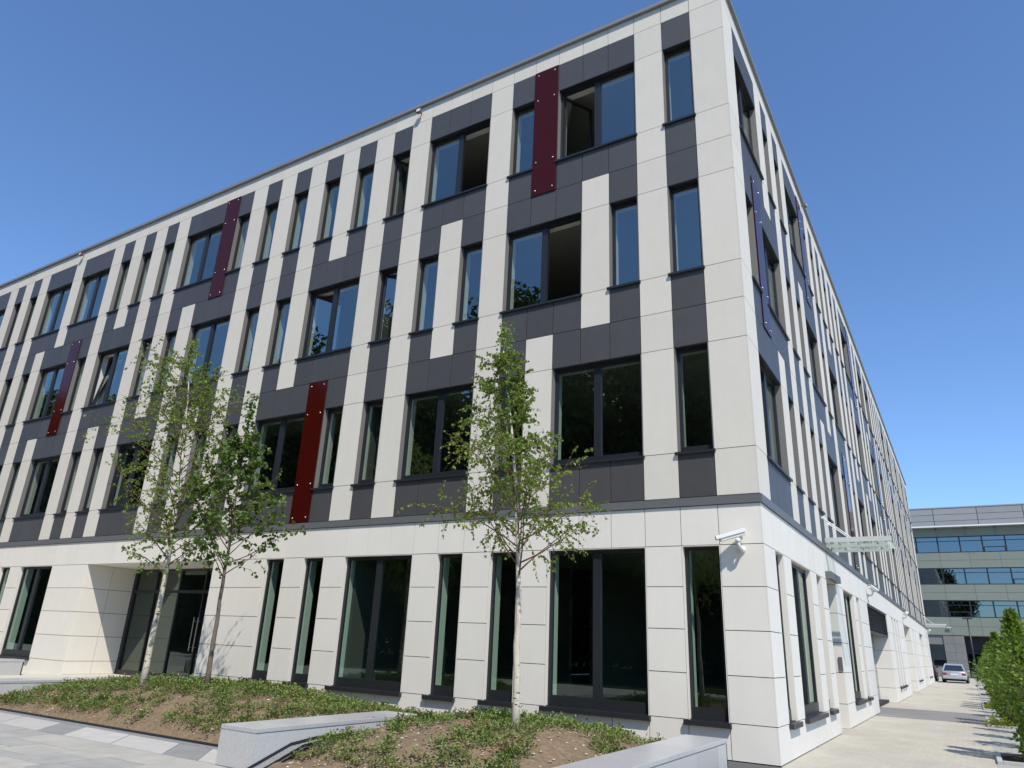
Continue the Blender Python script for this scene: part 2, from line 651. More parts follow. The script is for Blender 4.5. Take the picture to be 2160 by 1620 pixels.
WR = {
    4: [(0, 3), (4, 5), (6, 7), (8, 11), (12, 13), (14, 15), (16, 17), (18, 19), (20, 21), (22, 23), (24, 27), (28, 29), (30, 31),
        (32, 35), (36, 39), (40, 41), (42, 43), (44, 45), (46, 47), (48, 51), (52, 53), (54, 57), (58, 59), (60, 61), (62, 65),
        (66, 67), (68, 69), (70, 73), (74, 75), (76, 77), (78, 81)],
    3: [(0, 1), (2, 5), (6, 7), (8, 9), (10, 13), (14, 15), (16, 19), (20, 21), (22, 23), (24, 25), (26, 29), (30, 31), (32, 33),
        (34, 37), (38, 39), (40, 43), (44, 45), (46, 47), (48, 49), (50, 53), (54, 55), (56, 57), (58, 61), (62, 63), (64, 65),
        (66, 69), (70, 71), (72, 73), (74, 75), (76, 79)],
    2: [(0, 3), (4, 5), (6, 7), (8, 9), (10, 11), (12, 15), (16, 17), (18, 19), (20, 21), (22, 25), (26, 27), (28, 31), (32, 33),
        (34, 35), (36, 39), (40, 41), (42, 45), (46, 47), (48, 49), (50, 51), (52, 55), (56, 57), (58, 59), (60, 63), (64, 65),
        (66, 67), (68, 69), (70, 73), (74, 75), (76, 79)],
    1: [(0, 1), (2, 5), (6, 7), (12, 15), (16, 17), (33, 34), (35, 36), (37, 38), (53, 54), (56, 57), (72, 73), (76, 77)],
}
RR = {4: [11, 27], 3: [1, 37], 2: [17]}
# recesses that reach the ground: (k0, k1, depth)
RECL = [(20, 29)]
RECR = [(8, 10), (20, 30), (43, 50), (63, 69)]

ROWS = {4: (P4, H4, S4, M4), 3: (M4, H3, S3, M3), 2: (M3, H2, S2, B1)}


def cells(ws, k):
    for a, c in ws:
        if a <= k < c:
            return (a, c)
    return None


core = MB()      # backing wall behind the panels: quads 3 cm in, and the lintels of the joints


def core_quad(face, u0, u1, z0, z1):
    d = 0.034
    if face == 'L':
        core.quad((-u1, d, z0), (-u0, d, z0), (-u0, d, z1), (-u1, d, z1))
    else:
        core.quad((-d, u0, z0), (-d, u1, z0), (-d, u1, z1), (-d, u0, z1))


for face, N, WW, RD, REC in (('L', NL, WL, RL, RECL), ('R', NR, WR, RR, RECR)):
    # parapet course and the course under the band
    for k in range(-1, N):
        add_panel(face, k, k+1, P4, PT, 'w')
        add_panel(face, k, k+1, G4, B0, 'g')
    core_quad(face, 0, uk(face, N), P4, PT)
    core_quad(face, 0, uk(face, N), G4, B1)
    for st in (4, 3, 2):
        zt, zh, zs, zb = ROWS[st]
        ws = WW[st]
        rd = RD[st]
        k = -1
        while k < N:
            w = cells(ws, k)
            if w:
                for q in range(w[0], min(w[1], N)):
                    add_panel(face, q, q+1, zh, zt, 'c')
                    add_panel(face, q, q+1, zb, zs, 'c')
                core_quad(face, uk(face, w[0]), uk(face, w[1]), zh, zt)
                core_quad(face, uk(face, w[0]), uk(face, w[1]), zb, zs)
                k = w[1]
                continue
            colr = 'c' if k in rd else 'w'
            for a_, c_ in ((zh, zt), (zs, zh), (zb, zs)):
                add_panel(face, k, k+1, a_, c_, colr)
            core_quad(face, uk(face, k), uk(face, k+1), zb, zt)
            k += 1
    # ground storey
    k = -1
    ws = WW[1]
    while k < N:
        w = cells(ws, k)
        rc = cells(REC, k)
        if rc:
            k = rc[1]
            continue
        if w:
            for q in range(w[0], w[1]):
                add_panel(face, q, q+1, 0.012, G0, 'g')
            core_quad(face, uk(face, w[0]), uk(face, w[1]), 0, G0)
            k = w[1]
            continue
        k1 = k+1
        while k1 < N and not cells(ws, k1) and not cells(REC, k1) and k1-k < 3:
            k1 += 1
        for a_, c_ in ((G3, G4), (G2, G3), (G1, G2), (G0, G1)):
            add_panel(face, k, k1, a_, c_, 'g')
        for q in range(k, k1):
            add_panel(face, q, q+1, 0.012, G0, 'g')
        core_quad(face, uk(face, k), uk(face, k1), 0, G4)
        k = k1

panels.sort(key=lambda q: -q[0])
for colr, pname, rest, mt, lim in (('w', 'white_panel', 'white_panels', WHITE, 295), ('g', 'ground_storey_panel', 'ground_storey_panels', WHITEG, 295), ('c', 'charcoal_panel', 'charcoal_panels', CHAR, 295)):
    lst = [q for q in panels if q[1] == colr]
    for sc, c_, face, u0, u1, z0, z1 in lst[:lim]:
        w, h = u1-u0, z1-z0
        first = (u0 == 0.0)
        key = (colr, round(w, 3), round(h, 3), face if first else '')
        me = MESHC.get(key)
        if me is None:
            q = MB()
            a0, a1 = GAP, w-GAP
            if first:
                if face == 'L':
                    a1 = w-0.022
                else:
                    a0 = 0.0
            q.box(a0, a1, 0.0, 0.02, GAP, h-GAP)
            me = q.mesh(pname, mt)
            MESHC[key] = me
        o = obj(pname, me, bld)
        place(o, face, u0, u1, z0)
    q = MB()
    for sc, c_, face, u0, u1, z0, z1 in lst[lim:]:
        panel_box(q, face, u0, u1, z0, z1)
    if q.v:
        q.build(rest, mt, bld)['kind'] = 'stuff'
core.build('backing_wall', BACK, bld)

# the rest of the shell: far walls, roof, storey floors, ceilings, inner walls
XL, YR = -(W0+NL*ML), W1+NR*MR
b = MB()
b.box(XL, -0.3, 0.3, 17.0, 14.98, 15.22)
b.box(-17.0, -0.3, 17.0, YR, 14.98, 15.22)
b.build('roof', mat('roof_gravel', (0.3, 0.3, 0.29), 0.9, 0.1), bld)
b = MB()
b.box(XL-0.02, XL, 0.0, 17.0, 0.0, PT)
b.box(XL, -17.0, 17.0, 17.02, 0.0, PT)
b.box(-17.02, -17.0, 17.02, YR, 0.0, PT)
b.box(-17.0, 0.0, YR, YR+0.02, 0.0, PT)
b.build('rear_wall', WHITE, bld)
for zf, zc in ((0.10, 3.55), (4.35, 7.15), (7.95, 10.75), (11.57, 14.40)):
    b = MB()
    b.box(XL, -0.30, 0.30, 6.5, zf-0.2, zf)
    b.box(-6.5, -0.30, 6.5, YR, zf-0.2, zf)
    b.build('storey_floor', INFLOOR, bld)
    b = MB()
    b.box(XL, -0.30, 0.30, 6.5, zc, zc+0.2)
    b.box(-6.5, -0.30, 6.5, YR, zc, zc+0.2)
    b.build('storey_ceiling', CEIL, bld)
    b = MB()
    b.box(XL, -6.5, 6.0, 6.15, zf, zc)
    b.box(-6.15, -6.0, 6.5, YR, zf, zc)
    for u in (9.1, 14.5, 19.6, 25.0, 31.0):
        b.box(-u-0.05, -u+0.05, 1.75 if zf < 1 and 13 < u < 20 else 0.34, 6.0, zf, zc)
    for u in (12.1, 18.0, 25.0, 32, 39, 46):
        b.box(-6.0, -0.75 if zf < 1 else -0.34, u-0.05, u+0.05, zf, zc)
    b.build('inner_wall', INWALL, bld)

# grey metal band above the ground storey, coping on the parapet
LEN_L, LEN_R = -XL, YR
b = MB()
b.prism([(XL, -0.032), (0.032, -0.032), (0.032, YR), (-0.02, YR), (-0.02, 0.02), (XL, 0.02)], B0+0.004, B1-0.012)
b.build('metal_band', BAND, bld)
b = MB()
b.prism([(XL, -0.075), (0.075, -0.075), (0.075, YR), (-0.45, YR), (-0.45, 0.45), (XL, 0.45)], PT+0.004, PT+0.095)
b.build('coping', COPE, bld)

# ---- windows
DEP = 0.13


def win_mesh(kind, w, h, n, rev):
    """all pieces of one window type, in the local frame of its lower left corner"""
    key = ('win', kind, round(w, 3), round(h, 3), n, rev)
    if key in MESHC:
        return MESHC[key]
    ground = kind == 'g'
    d = DEP if not ground else 0.10
    g = GAP
    out = {}
    q = MB()                                  # reveal lining
    t = 0.012
    e = 0.004
    q.box(g*0.2, g*0.2+t, e, d, 0.0, h)
    q.box(w-g*0.2-t, w-g*0.2, e, d, 0.0, h)
    q.box(g*0.2+t, w-g*0.2-t, e, d, h-t, h-0.001, 0 if ground else 1)
    q.box(g*0.2+t, w-g*0.2-t, 0.03, d, 0.001, t, 1)
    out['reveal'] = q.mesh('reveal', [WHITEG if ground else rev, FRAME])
    q = MB()                                  # white plastered jambs inside the room
    q.box(g*0.2, g*0.2+0.03, d+0.075, 0.41, 0.0, h)
    q.box(w-g*0.2-0.03, w-g*0.2, d+0.075, 0.41, 0.0, h)
    q.box(g*0.2+0.03, w-g*0.2-0.03, d+0.075, 0.41, h-0.03, h)
    q.box(g*0.2+0.03, w-g*0.2-0.03, d+0.075, 0.41, 0.0, 0.03)
    out['jamb'] = q.mesh('inner_jamb', PLASTER)
    fr = 0.055 if n == 1 else 0.065
    rail = 0.17 if ground else (0.11 if kind == 'r' else 0.06)
    q = MB()                                  # outer frame
    x0, x1 = g*0.2+t, w-g*0.2-t
    q.box(x0, x0+fr, d, d+0.07, t, h-t)
    q.box(x1-fr, x1, d, d+0.07, t, h-t)
    q.box(x0+fr, x1-fr, d+0.002, d+0.07, h-t-fr, h-t)
    q.box(x0+fr, x1-fr, d-0.02 if rail > 0.1 else d+0.002, d+0.07, t, t+rail)
    out['window'] = q.mesh('window', FRAME)
    out['mull'] = None
    zb, zt = t+rail, h-t-fr
    if n >= 2:
        q = MB()
        xm = (x0+x1)/2
        q.box(xm-0.075, xm+0.075, d-0.012, d+0.068, zb, zt)
        out['mull'] = q.mesh('mullion', FRAME)
        spans = [(x0+fr, xm-0.075), (xm+0.075, x1-fr)]
    else:
        spans = [(x0+fr, x1-fr)]
    out['spans'] = []
    for a, c in spans:
        q = MB()
        s_ = 0.0
        q.quad((a, d+0.03, zb), (c, d+0.03, zb), (c, d+0.03, zt), (a, d+0.03, zt))
        me = q.mesh('pane', GLASSG if ground else GLASS)
        q = MB()                              # the same leaf, swung open: built about its hinge at x = 0
        L = c-a
        f2 = 0.05
        q.box(0, f2, 0, 0.05, 0, zt-zb)
        q.box(L-f2, L, 0, 0.05, 0, zt-zb)
        q.box(f2, L-f2, 0.001, 0.05, 0, f2)
        q.box(f2, L-f2, 0.001, 0.05, zt-zb-f2, zt-zb)
        q.quad((f2, 0.025, f2), (L-f2, 0.025, f2), (L-f2, 0.025, zt-zb-f2), (f2, 0.025, zt-zb-f2), 1)
        sash = q.mesh('open_sash', [FRAME, GLASS])
        out['spans'].append((a, c, zb, zt, d+0.05, me, sash))
    q = MB()
    if ground:
        q.box(-0.06, w+0.03, -0.075, d-0.01, -0.075, 0.0)
    else:
        q.box(-0.045, w+0.03, -0.05, d-0.01, -0.045, 0.0)
    out['sill'] = q.mesh('sill', SILL)
    MESHC[key] = out
    return out


def window(face, k0, k1, z0, z1, kind, opens=None):
    u0, u1 = uk(face, k0), uk(face, k1)
    P = win_mesh(kind, u1-u0, z1-z0, k1-k0, REVG)
    o = obj('window', P['window'], bld)
    place(o, face, u0, u1, z0)
    obj('reveal', P['reveal'], o)
    obj('inner_jamb', P['jamb'], o)
    obj('sill', P['sill'], o)
    if P['mull']:
        obj('mullion', P['mull'], o)
    for i, (a, c, zb, zt, yy, me, sash) in enumerate(P['spans']):
        op = (opens or {}).get(i)
        if op is None:
            obj('pane', me, o)
        else:
            hinge, ang = op
            s = obj('open_sash', sash, o)
            if hinge == 'l':
                s.location = (a+0.01, yy, zb)
                s.rotation_euler = (0, 0, R(ang))
            elif hinge == 'r':
                s.location = (c-0.01, yy+0.05, zb)
                s.rotation_euler = (0, 0, R(180-ang))
            elif hinge == 't':              # tilted inwards at the top
                s.location = (a, yy, zb)
                s.rotation_euler = (R(-ang), 0, 0)


OPEN = {('L', 4, 2): {0: ('l', 62)}, ('L', 4, 8): {1: ('r', 70)}, ('L', 4, 12): {0: ('l', 55)}, ('L', 3, 4): {1: ('r', 78)},
        ('L', 3, 12): {0: ('l', 24)}, ('L', 3, 14): {0: ('l', 34)}, ('L', 3, 30): {0: ('t', 9)}, ('L', 2, 26): {0: ('l', 18)},
        ('R', 4, 0): {0: ('l', 30)}}
for face, WW in (('L', WL), ('R', WR)):
    for st, (zh, zs) in ((4, (H4, S4)), (3, (H3, S3)), (2, (H2, S2))):
        for a, c in WW[st]:
            window(face, a, c, zs, zh, 'r' if st == 2 else 'u', OPEN.get((face, st, a)))
    for a, c in WW[1]:
        window(face, a, c, G0, G4, 'g')

# ---- dark red glass strips on point fixings
fx = MB()
fx.lathe([(0.021, 0.0), (0.021, 0.014), (0.010, 0.022)], seg=8, M=Matrix.Rotation(R(90), 3, 'X'))
FIXM = fx.mesh('fixing', STEEL, True)
for face, RD in (('L', RL), ('R', RR)):
    for st, ks in RD.items():
        zt, zh, zs, zb = ROWS[st]
        if st == 2:
            zb = B1
        for k in ks:
            u0, u1 = uk(face, k), uk(face, k+1)
            w, h = u1-u0, zt-zb
            key = ('red', round(w, 3), round(h, 3))
            if key not in MESHC:
                q = MB()
                q.box(0.002, w-0.002, -0.026, -0.012, 0.004, h-0.004)
                MESHC[key] = q.mesh('red_panel', RED)
            o = obj('red_panel', MESHC[key], bld)
            place(o, face, u0, u1, zb)
            for xx in (0.10, w-0.10):
                for zz in (0.12, zs-zb+0.12, zh-zb-0.1, h-0.12):
                    obj('fixing', FIXM, o, (xx, -0.026, zz))

# ---- entrance recess
ex0, ex1, ed = -uk('L', 29), -uk('L', 20), 1.62
zl = [0.17, G0, G1, G2, G3, G4]
for i in range(5):
    for a, c in ((0.0, 0.82), (0.82, ed)):
        for xx in (ex0, ex1):
            q = MB()
            q.box(xx-0.02 if xx == ex0 else xx, xx if xx == ex0 else xx+0.02, a+GAP if a else 0.004, c-GAP, zl[i]+GAP, zl[i+1]-GAP)
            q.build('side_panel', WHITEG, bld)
b = MB()
b.box(ex0-0.06, ex0-0.03, 0.03, ed+0.1, 0, G4)
b.build('recess_backing', BACK, bld)
b = MB()
b.box(ex1+0.03, ex1+0.06, 0.03, ed+0.1, 0, G4)
b.build('recess_backing', BACK, bld)
b = MB()
b.box(ex0-0.02, ex1+0.02, 0.004, ed+0.1, G4+0.001, G4+0.03)
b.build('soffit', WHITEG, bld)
b = MB()
b.lathe([(0.09, 0), (0.09, -0.012)], (-17.2, 0.8, G4-0.001), 14)
b.build('downlight', STEEL, bld)
nb = 5
bw = (ex1-ex0)/nb
q = MB()
for i in range(nb+1):
    xx = ex0+i*bw
    t = 0.13 if i == 0 else 0.05
    q.box(xx-(0 if i == 0 else t/2), xx+(t if i == 0 else t/2), ed-0.06, ed+0.05, 0.17, G4)
q.box(ex0+0.13, ex1, ed-0.055, ed+0.045, 2.52, 2.60)
q.box(ex0+0.13, ex1, ed-0.055, ed+0.045, 0.17, 0.30)
q.box(ex0+0.13, ex1, ed-0.055, ed+0.045, G4-0.07, G4)
ent = q.build('entrance_screen', FRAME, bld)
for i in range(nb):
    a = ex0+i*bw+(0.13 if i == 0 else 0.025)
    c = ex0+(i+1)*bw-0.025
    for z0, z1 in ((0.30, 2.52), (2.60, G4-0.07)):
        q = MB()
        q.quad((a, ed-0.01, z0), (c, ed-0.01, z0), (c, ed-0.01, z1), (a, ed-0.01, z1))
        q.build('pane', GLASSG, ent)
for i in (2, 3):
    q = MB()
    xx = ex0+3*bw+(-0.09 if i == 2 else 0.09)
    q.tube([(xx, ed-0.14, 0.95), (xx, ed-0.14, 1.85)], [0.016]*2, 8)
    q.tube([(xx, ed-0.14, 1.05), (xx, ed-0.05, 1.05)], [0.01]*2, 6)
    q.tube([(xx, ed-0.14, 1.75), (xx, ed-0.05, 1.75)], [0.01]*2, 6)
    q.build('door_handle', STEEL, ent)

# ---- recesses in the side along the pavement: side door, vehicle gates
for (ka, kb), dep in zip(RECR, (0.42, 0.58, 0.62, 0.62)):
    ua, ub = uk('R', ka), uk('R', kb)
    b = MB()
    b.box(-dep-0.1, -0.03, ua-0.06, ua-0.03, 0, G4)
    b.build('recess_backing', BACK, bld)
    b = MB()
    b.box(-dep-0.1, -0.03, ub+0.03, ub+0.06, 0, G4)
    b.build('recess_backing', BACK, bld)
    zl2 = [0.0, G0, G1, G2, G3, G4]
    for i in range(5):
        q = MB()
        q.box(-dep, -0.004, ub, ub+0.02, zl2[i]+GAP, zl2[i+1]-GAP)
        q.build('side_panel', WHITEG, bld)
        q = MB()
        q.box(-dep, -0.004, ua-0.02, ua, zl2[i]+GAP, zl2[i+1]-GAP)
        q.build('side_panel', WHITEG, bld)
    q = MB()
    q.box(-dep, -0.004, ua, ub, G4+0.001, G4+0.02)
    q.build('soffit', WHITE, bld)
    if ka == 8:
        q = MB()                    # glazed side door with frame
        q.box(-dep, -dep+0.06, ua, ua+0.08, 0, G4)
        q.box(-dep, -dep+0.06, ub-0.08, ub, 0, G4)
        q.box(-dep, -dep+0.06, ua+0.08, ub-0.08, G4-0.08, G4)
        q.box(-dep, -dep+0.06, ua+0.08, ub-0.08, 2.25, 2.33)
        q.box(-dep, -dep+0.06, ua+0.08, ub-0.08, 0.0, 0.12)
        dr = q.build('side_door', FRAME, bld)
        for z0, z1 in ((0.12, 2.25), (2.33, G4-0.08)):
            q = MB()
            q.quad((-dep+0.03, ua+0.08, z0), (-dep+0.03, ub-0.08, z0), (-dep+0.03, ub-0.08, z1), (-dep+0.03, ua+0.08, z1))
            q.build('pane', GLASSG, dr)
        q = MB()
        q.tube([(-dep+0.12, ua+0.22, 0.95), (-dep+0.12, ua+0.22, 1.5)], [0.014]*2, 8)
        q.tube([(-dep+0.12, ua+0.22, 1.0), (-dep+0.05, ua+0.22, 1.0)], [0.009]*2, 6)
        q.tube([(-dep+0.12, ua+0.22, 1.45), (-dep+0.05, ua+0.22, 1.45)], [0.009]*2, 6)
        q.build('door_handle', STEEL, dr)
        q = MB()
        q.box(0.004, 0.13, ua-0.03, ub+0.10, 3.24, 3.40)
        q.build('door_header_box', BAND, bld)
        q = MB()
        q.box(-0.10, -0.02, ub-0.03, ub-0.004, 1.25, 1.55)
        q.build('intercom', BAND, bld)
    else:
        q = MB()                    # sectional gate of horizontal leaves
        n = 6
        for i in range(n):
            z0 = i*G4/n
            q.box(-dep-0.05, -dep, ua, ub, z0+0.008, z0+G4/n-0.008)
        q.box(-dep-0.09, -dep-0.05, ua, ub, 0, G4)
        q.build('vehicle_gate', mat('grey_gate', (0.33, 0.33, 0.32), 0.5, 0.4), bld)
    if ka == 20:
        q = MB()                    # black louvre over the gate
        z0, z1 = 2.36, G4-0.01
        q.box(-0.16, -0.04, ua, ua+0.05, z0, z1)
        q.box(-0.16, -0.04, ub-0.05, ub, z0, z1)
        q.box(-0.16, -0.04, ua+0.05, ub-0.05, z0, z0+0.05)
        q.box(-0.16, -0.04, ua+0.05, ub-0.05, z1-0.05, z1)
        q.box(-0.20, -0.165, ua, ub, z0, z1)
        lv = q.build('louvre', FRAME, bld)
        for i in range(9):
            zz = z0+0.075+i*0.083
            q = MB()
            M_ = Matrix.Translation((-0.095, 0, zz)) @ Matrix.Rotation(R(38), 4, 'Y')
            q.box(-0.045, 0.045, ua+0.05, ub-0.05, -0.006, 0.006, M=M_)
            q.build('slat', SILL, lv)


# ---- glass canopies above the side doors
def canopy(yc, label, L=1.44, half=0.62):
    t = thing('glass_canopy', label, 'canopy', (0, yc, 4.06), 0, 'glass canopies on the side wall')
    q = MB()
    q.box(0.05, L, -half, half, 0.0, 0.018)
    q.build('glass_plate', GLASSC, t)
    for s_ in (-1, 1):
        q = MB()
        q.box(0.03, L-0.12, s_*(half-0.14)-0.012, s_*(half-0.14)+0.012, -0.075, -0.004)
        for xx in (0.35, 0.75, 1.15):
            q.lathe([(0.03, -0.004), (0.03, 0.03)], (xx, s_*(half-0.14), 0), 8)
        q.build('glass_bearer', LIGHTST, t)
        q = MB()
        q.tube([(0.03, s_*(half-0.14), 0.62), (0.72, s_*(half-0.14), 0.03)], [0.014]*2, 8)
        q.lathe([(0.045, 0), (0.045, 0.05)], (0.0, s_*(half-0.14), 0.62), 10, M=Matrix.Rotation(R(90), 3, 'Y'))
        q.build('tie_rod', WPLAST, t)
    q = MB()
    q.box(0.04, L+0.01, -half-0.02, -half+0.012, 0.02, 0.13)
    q.build('gutter', LIGHTST, t)
    return t


canopy(7.0, 'clear glass canopy on white tie rods above the side door nearest the corner')
canopy(52.6, 'clear glass canopy on a white tie rod at the far end of the side wall')


# ---- surveillance cameras
def cctv(loc, rz, label, tilt=15, aim=0.0):
    t = thing('security_camera', label, 'camera', loc, rz, 'security cameras on the walls')
    q = MB()
    q.lathe([(0.05, 0), (0.055, 0.02), (0.04, 0.05)], (0, 0, 0), 12, M=Matrix.Rotation(R(90), 3, 'X'))
    q.tube([(0, -0.04, 0), (0, -0.13, 0.0), (-0.01, -0.17, 0.05), (-0.02, -0.18, 0.12)], [0.028, 0.03, 0.03, 0.024], 8)
    q.lathe([(0.038, 0), (0.042, 0.02), (0.042, 0.05), (0.02, 0.06)], (-0.02, -0.18, 0.10), 10)
    q.build('bracket', WPLAST, t, True)
    M_ = Matrix.Translation((-0.10, -0.19, 0.205)) @ Matrix.Rotation(R(aim), 4, 'Z') @ Matrix.Rotation(R(-tilt), 4, 'Y')
    q = MB()
    q.box(-0.21, 0.20, -0.055, 0.055, -0.045, 0.045, M=M_)
    q.build('housing', WPLAST, t, bevel=0.008)
    q = MB()
    q.box(-0.27, 0.22, -0.075, 0.075, 0.048, 0.058, M=M_)
    q.box(-0.27, 0.22, -0.075, -0.069, 0.0, 0.048, M=M_)
    q.box(-0.27, 0.22, 0.069, 0.075, 0.0, 0.048, M=M_)
    q.build('sun_shield', WPLAST, t)
    q = MB()
    q.box(-0.214, -0.2102, -0.04, 0.04, -0.03, 0.03, M=M_)
    q.build('lens_window', FRAME, t)
    return t


cctv((-0.345, 0, 3.13), 0, 'white security camera on the wall near the corner above the low granite wall', 17, 22)
cctv((0, 14.6, 3.48), R(90), 'white security camera on the side wall above the black louvre', 14, 160)
cctv((0, 29.6, 3.5), R(90), 'white security camera on the side wall past the vehicle gate', 12, 200)
cctv((0, 53.9, 3.55), R(90), 'white security camera at the far end of the side wall', 12, 200)


def floodlight(loc, rz, label, red=False):
    t = thing('alarm_lamp', label, 'lamp', loc, rz, 'small lamps under the roof edge')
    q = MB()
    q.box(-0.012, 0.012, -0.11, 0, -0.02, 0.02)
    q.build('arm', BAND, t)
    q = MB()
    q.box(-0.075, 0.075, -0.17, -0.08, -0.06, 0.06)
    q.build('lamp_body', mat('dull_red_plastic', (0.18, 0.05, 0.05), 0.5) if red else BAND, t, bevel=0.01)
    q = MB()
    q.box(-0.055, 0.055, -0.176, -0.1702, -0.042, 0.042)
    q.build('lens', WPLAST, t)
    return t


floodlight((-8.25, 0, 15.2), 0, 'small grey lamp box under the roof edge above the front wall')
floodlight((-25.1, 0, 15.2), 0, 'small dull red alarm lamp under the roof edge above the front wall', True)
floodlight((0, 9.3, 15.2), R(90), 'small grey lamp under the roof edge on the side wall')


# ------------------------------------------------------------------ granite low walls
def granite_wall(x0, x1, y0, y1, z0, z1, label, seed):
    r_ = random.Random(seed)
    t = thing('granite_wall', label, 'low wall', (x0, y0, z0), 0, 'low granite walls between the beds')
    w, L, h = x1-x0, y1-y0, z1-z0
    q = MB()
    q.box(0.01, w-0.01, 0.01, L-0.01, 0.0, h-0.05)
    q.build('core', JOINT, t)
    y = 0.0
    while y < L-0.05:                      # top slabs
        l = min(r_.choice([0.55, 0.75, 0.9]), L-y)
        if L-y-l < 0.3:
            l = L-y
        q = MB()
        q.box(-0.008, w+0.008, y+0.0015, y+l-0.0015, h-0.050, h)
        q.build('top_slab', GRAN, t, bevel=0.004)
        y += l
    for sx in (0, 1):                      # side slabs
        y = 0.03
        while y < L-0.05:
            l = min(r_.choice([0.9, 1.2, 1.5]), L-y)
            if L-y-l < 0.4:
                l = L-y
            q = MB()
            a, c = (0.0, 0.03) if sx == 0 else (w-0.03, w)
            q.box(a, c, y+0.0015, y+l-0.0015, 0.012, h-0.062)
            q.build('side_slab', GRAN, t)
            y += l
    for ye in (0.0, L-0.03):
        q = MB()
        q.box(0.0, w, ye-(0.0 if ye else 0.001), ye+0.0285, 0.012, h-0.062)
        q.build('end_slab', GRAN, t)
    return t


granite_wall(-5.44, -4.82, -5.58, -2.50, 0.0, 0.455, 'low pale grey granite wall between the two planted mounds', 1)
granite_wall(-0.96, -0.40, -6.60, -1.36, 0.0, 0.445, 'low grey granite wall ending by the building corner', 2)
granite_wall(-14.30, -13.68, -4.60, -0.12, 0.0, 0.435, 'low granite wall between the entrance path and the wide mound', 3)
granite_wall(-20.12, -19.50, -4.60, -1.10, 0.05, 0.56, 'low granite wall beyond the entrance path', 4)


# ------------------------------------------------------------------ planted mounds
def lerp(tab, x):
    if x <= tab[0][0]:
        return tab[0][1]
    for (a, va), (c, vc) in zip(tab, tab[1:]):
        if x <= c:
            f = (x-a)/(c-a)
            f = f*f*(3-2*f)
            return va+(vc-va)*f
    return tab[-1][1]


RIDGE_A = [(-13.7, 0.25), (-12.5, 0.40), (-10.6, 0.55), (-8.9, 0.62), (-7.7, 0.62), (-6.8, 0.53), (-5.9, 0.43), (-5.4, 0.28)]
SHAPE_A = [(-4.64, 0.04), (-4.35, 0.36), (-3.85, 0.84), (-3.35, 1.0), (-2.7, 0.96), (-1.4, 0.6), (-0.25, 0.25)]
RIDGE_B = [(-4.62, 0.31), (-4.1, 0.44), (-3.1, 0.56), (-2.3, 0.55), (-1.7, 0.48), (-1.25, 0.37), (-0.98, 0.26)]
SHAPE_B = [(-5.75, 0.05), (-5.4, 0.30), (-4.6, 0.80), (-3.8, 1.0), (-3.2, 1.0), (-1.8, 0.75), (-0.9, 0.45), (-0.25, 0.2)]


def hA(x, y):
    return lerp(RIDGE_A, x)*lerp(SHAPE_A, y)+0.035*noise.noise(Vector((x*1.6, y*1.6, 0)))*min(1, (y+4.64)*2)


def hB(x, y):
    return lerp(RIDGE_B, x)*lerp(SHAPE_B, y)+0.035*noise.noise(Vector((x*1.8, y*1.8, 5)))


def mound(name, hf, x0, x1, y0, y1, st, label):
    nx, ny = int((x1-x0)/st), int((y1-y0)/st)
    v, f = [], []
    for j in range(ny+1):
        for i in range(nx+1):
            x, y = x0+(x1-x0)*i/nx, y0+(y1-y0)*j/ny
            z = hf(x, y)+0.024*noise.noise(Vector((x*8, y*8, 2)))+0.018*noise.noise(Vector((x*21, y*21, 4)))
            v.append((x, y, z))
    for j in range(ny):
        for i in range(nx):
            a = j*(nx+1)+i
            f.append((a, a+1, a+nx+2, a+nx+1))
    n = len(v)
    me = bpy.data.meshes.new(name)
    # closed skirt so the soil is a body
    ring = [i for i in range(nx+1)]+[j*(nx+1)+nx for j in range(1, ny+1)]+[ny*(nx+1)+i for i in range(nx-1, -1, -1)]+[j*(nx+1) for j in range(ny-1, 0, -1)]
    for i in ring:
        v.append((v[i][0], v[i][1], -0.06))
    m_ = len(ring)
    for k in range(m_):
        a, c = ring[k], ring[(k+1) % m_]
        f.append((a, n+k, n+(k+1) % m_, c))
    me.from_pydata(v, [], f)
    me.materials.append(SOIL)
    me.polygons.foreach_set('use_smooth', [True]*len(me.polygons))
    o = obj(name, me)
    return struct(o, label)


mound('soil_mound', hA, -13.66, -5.45, -4.64, -0.05, 0.06, 'wide mound of brown soil in front of the facade')
mound('soil_mound', hB, -4.60, -0.97, -5.75, -0.05, 0.05, 'smaller mound of brown soil between two granite walls')
# gravel margins with dark steel edging beside the wall of the smaller mound
q = MB()
prof = [(-5.75, -0.02), (-5.62, 0.0), (-5.0, 0.21), (-4.6, 0.25), (-2.45, 0.27), (-0.06, 0.1)]
for (ya, za), (yb, zb) in zip(prof, prof[1:]):
    q.quad((-4.815, ya, za+0.012), (-4.585, ya, za+0.012), (-4.585, yb, zb+0.012), (-4.815, yb, zb+0.012))
struct(q.build('gravel_strip', GRAVEL))
for xx, nm, lb in ((-4.812, 'steel_edging', 'dark steel edging strip against the granite wall'), (-4.60, 'steel_edging', 'dark steel edging strip along the smaller soil mound')):
    q = MB()
    for (ya, za), (yb, zb) in zip(prof, prof[1:]):
        n = len(q.v)
        for (yy, zz) in ((ya, za), (yb, zb)):
            q.v += [(xx-0.004, yy, zz-0.05), (xx+0.004, yy, zz-0.05), (xx+0.004, yy, zz+0.05), (xx-0.004, yy, zz+0.05)]
        for a in range(4):
            c = (a+1) % 4
            q.f.append((n+a, n+c, n+4+c, n+4+a))
            q.mi.append(0)
    tag(q.build(nm, FRAME), lb, 'edging', 'steel edgings')
q = MB()
q.box(-13.66, -5.45, -4.645, -4.637, -0.03, 0.035)
tag(q.build('steel_edging', FRAME), 'dark steel edging strip along the front of the wide mound', 'edging', 'steel edgings')


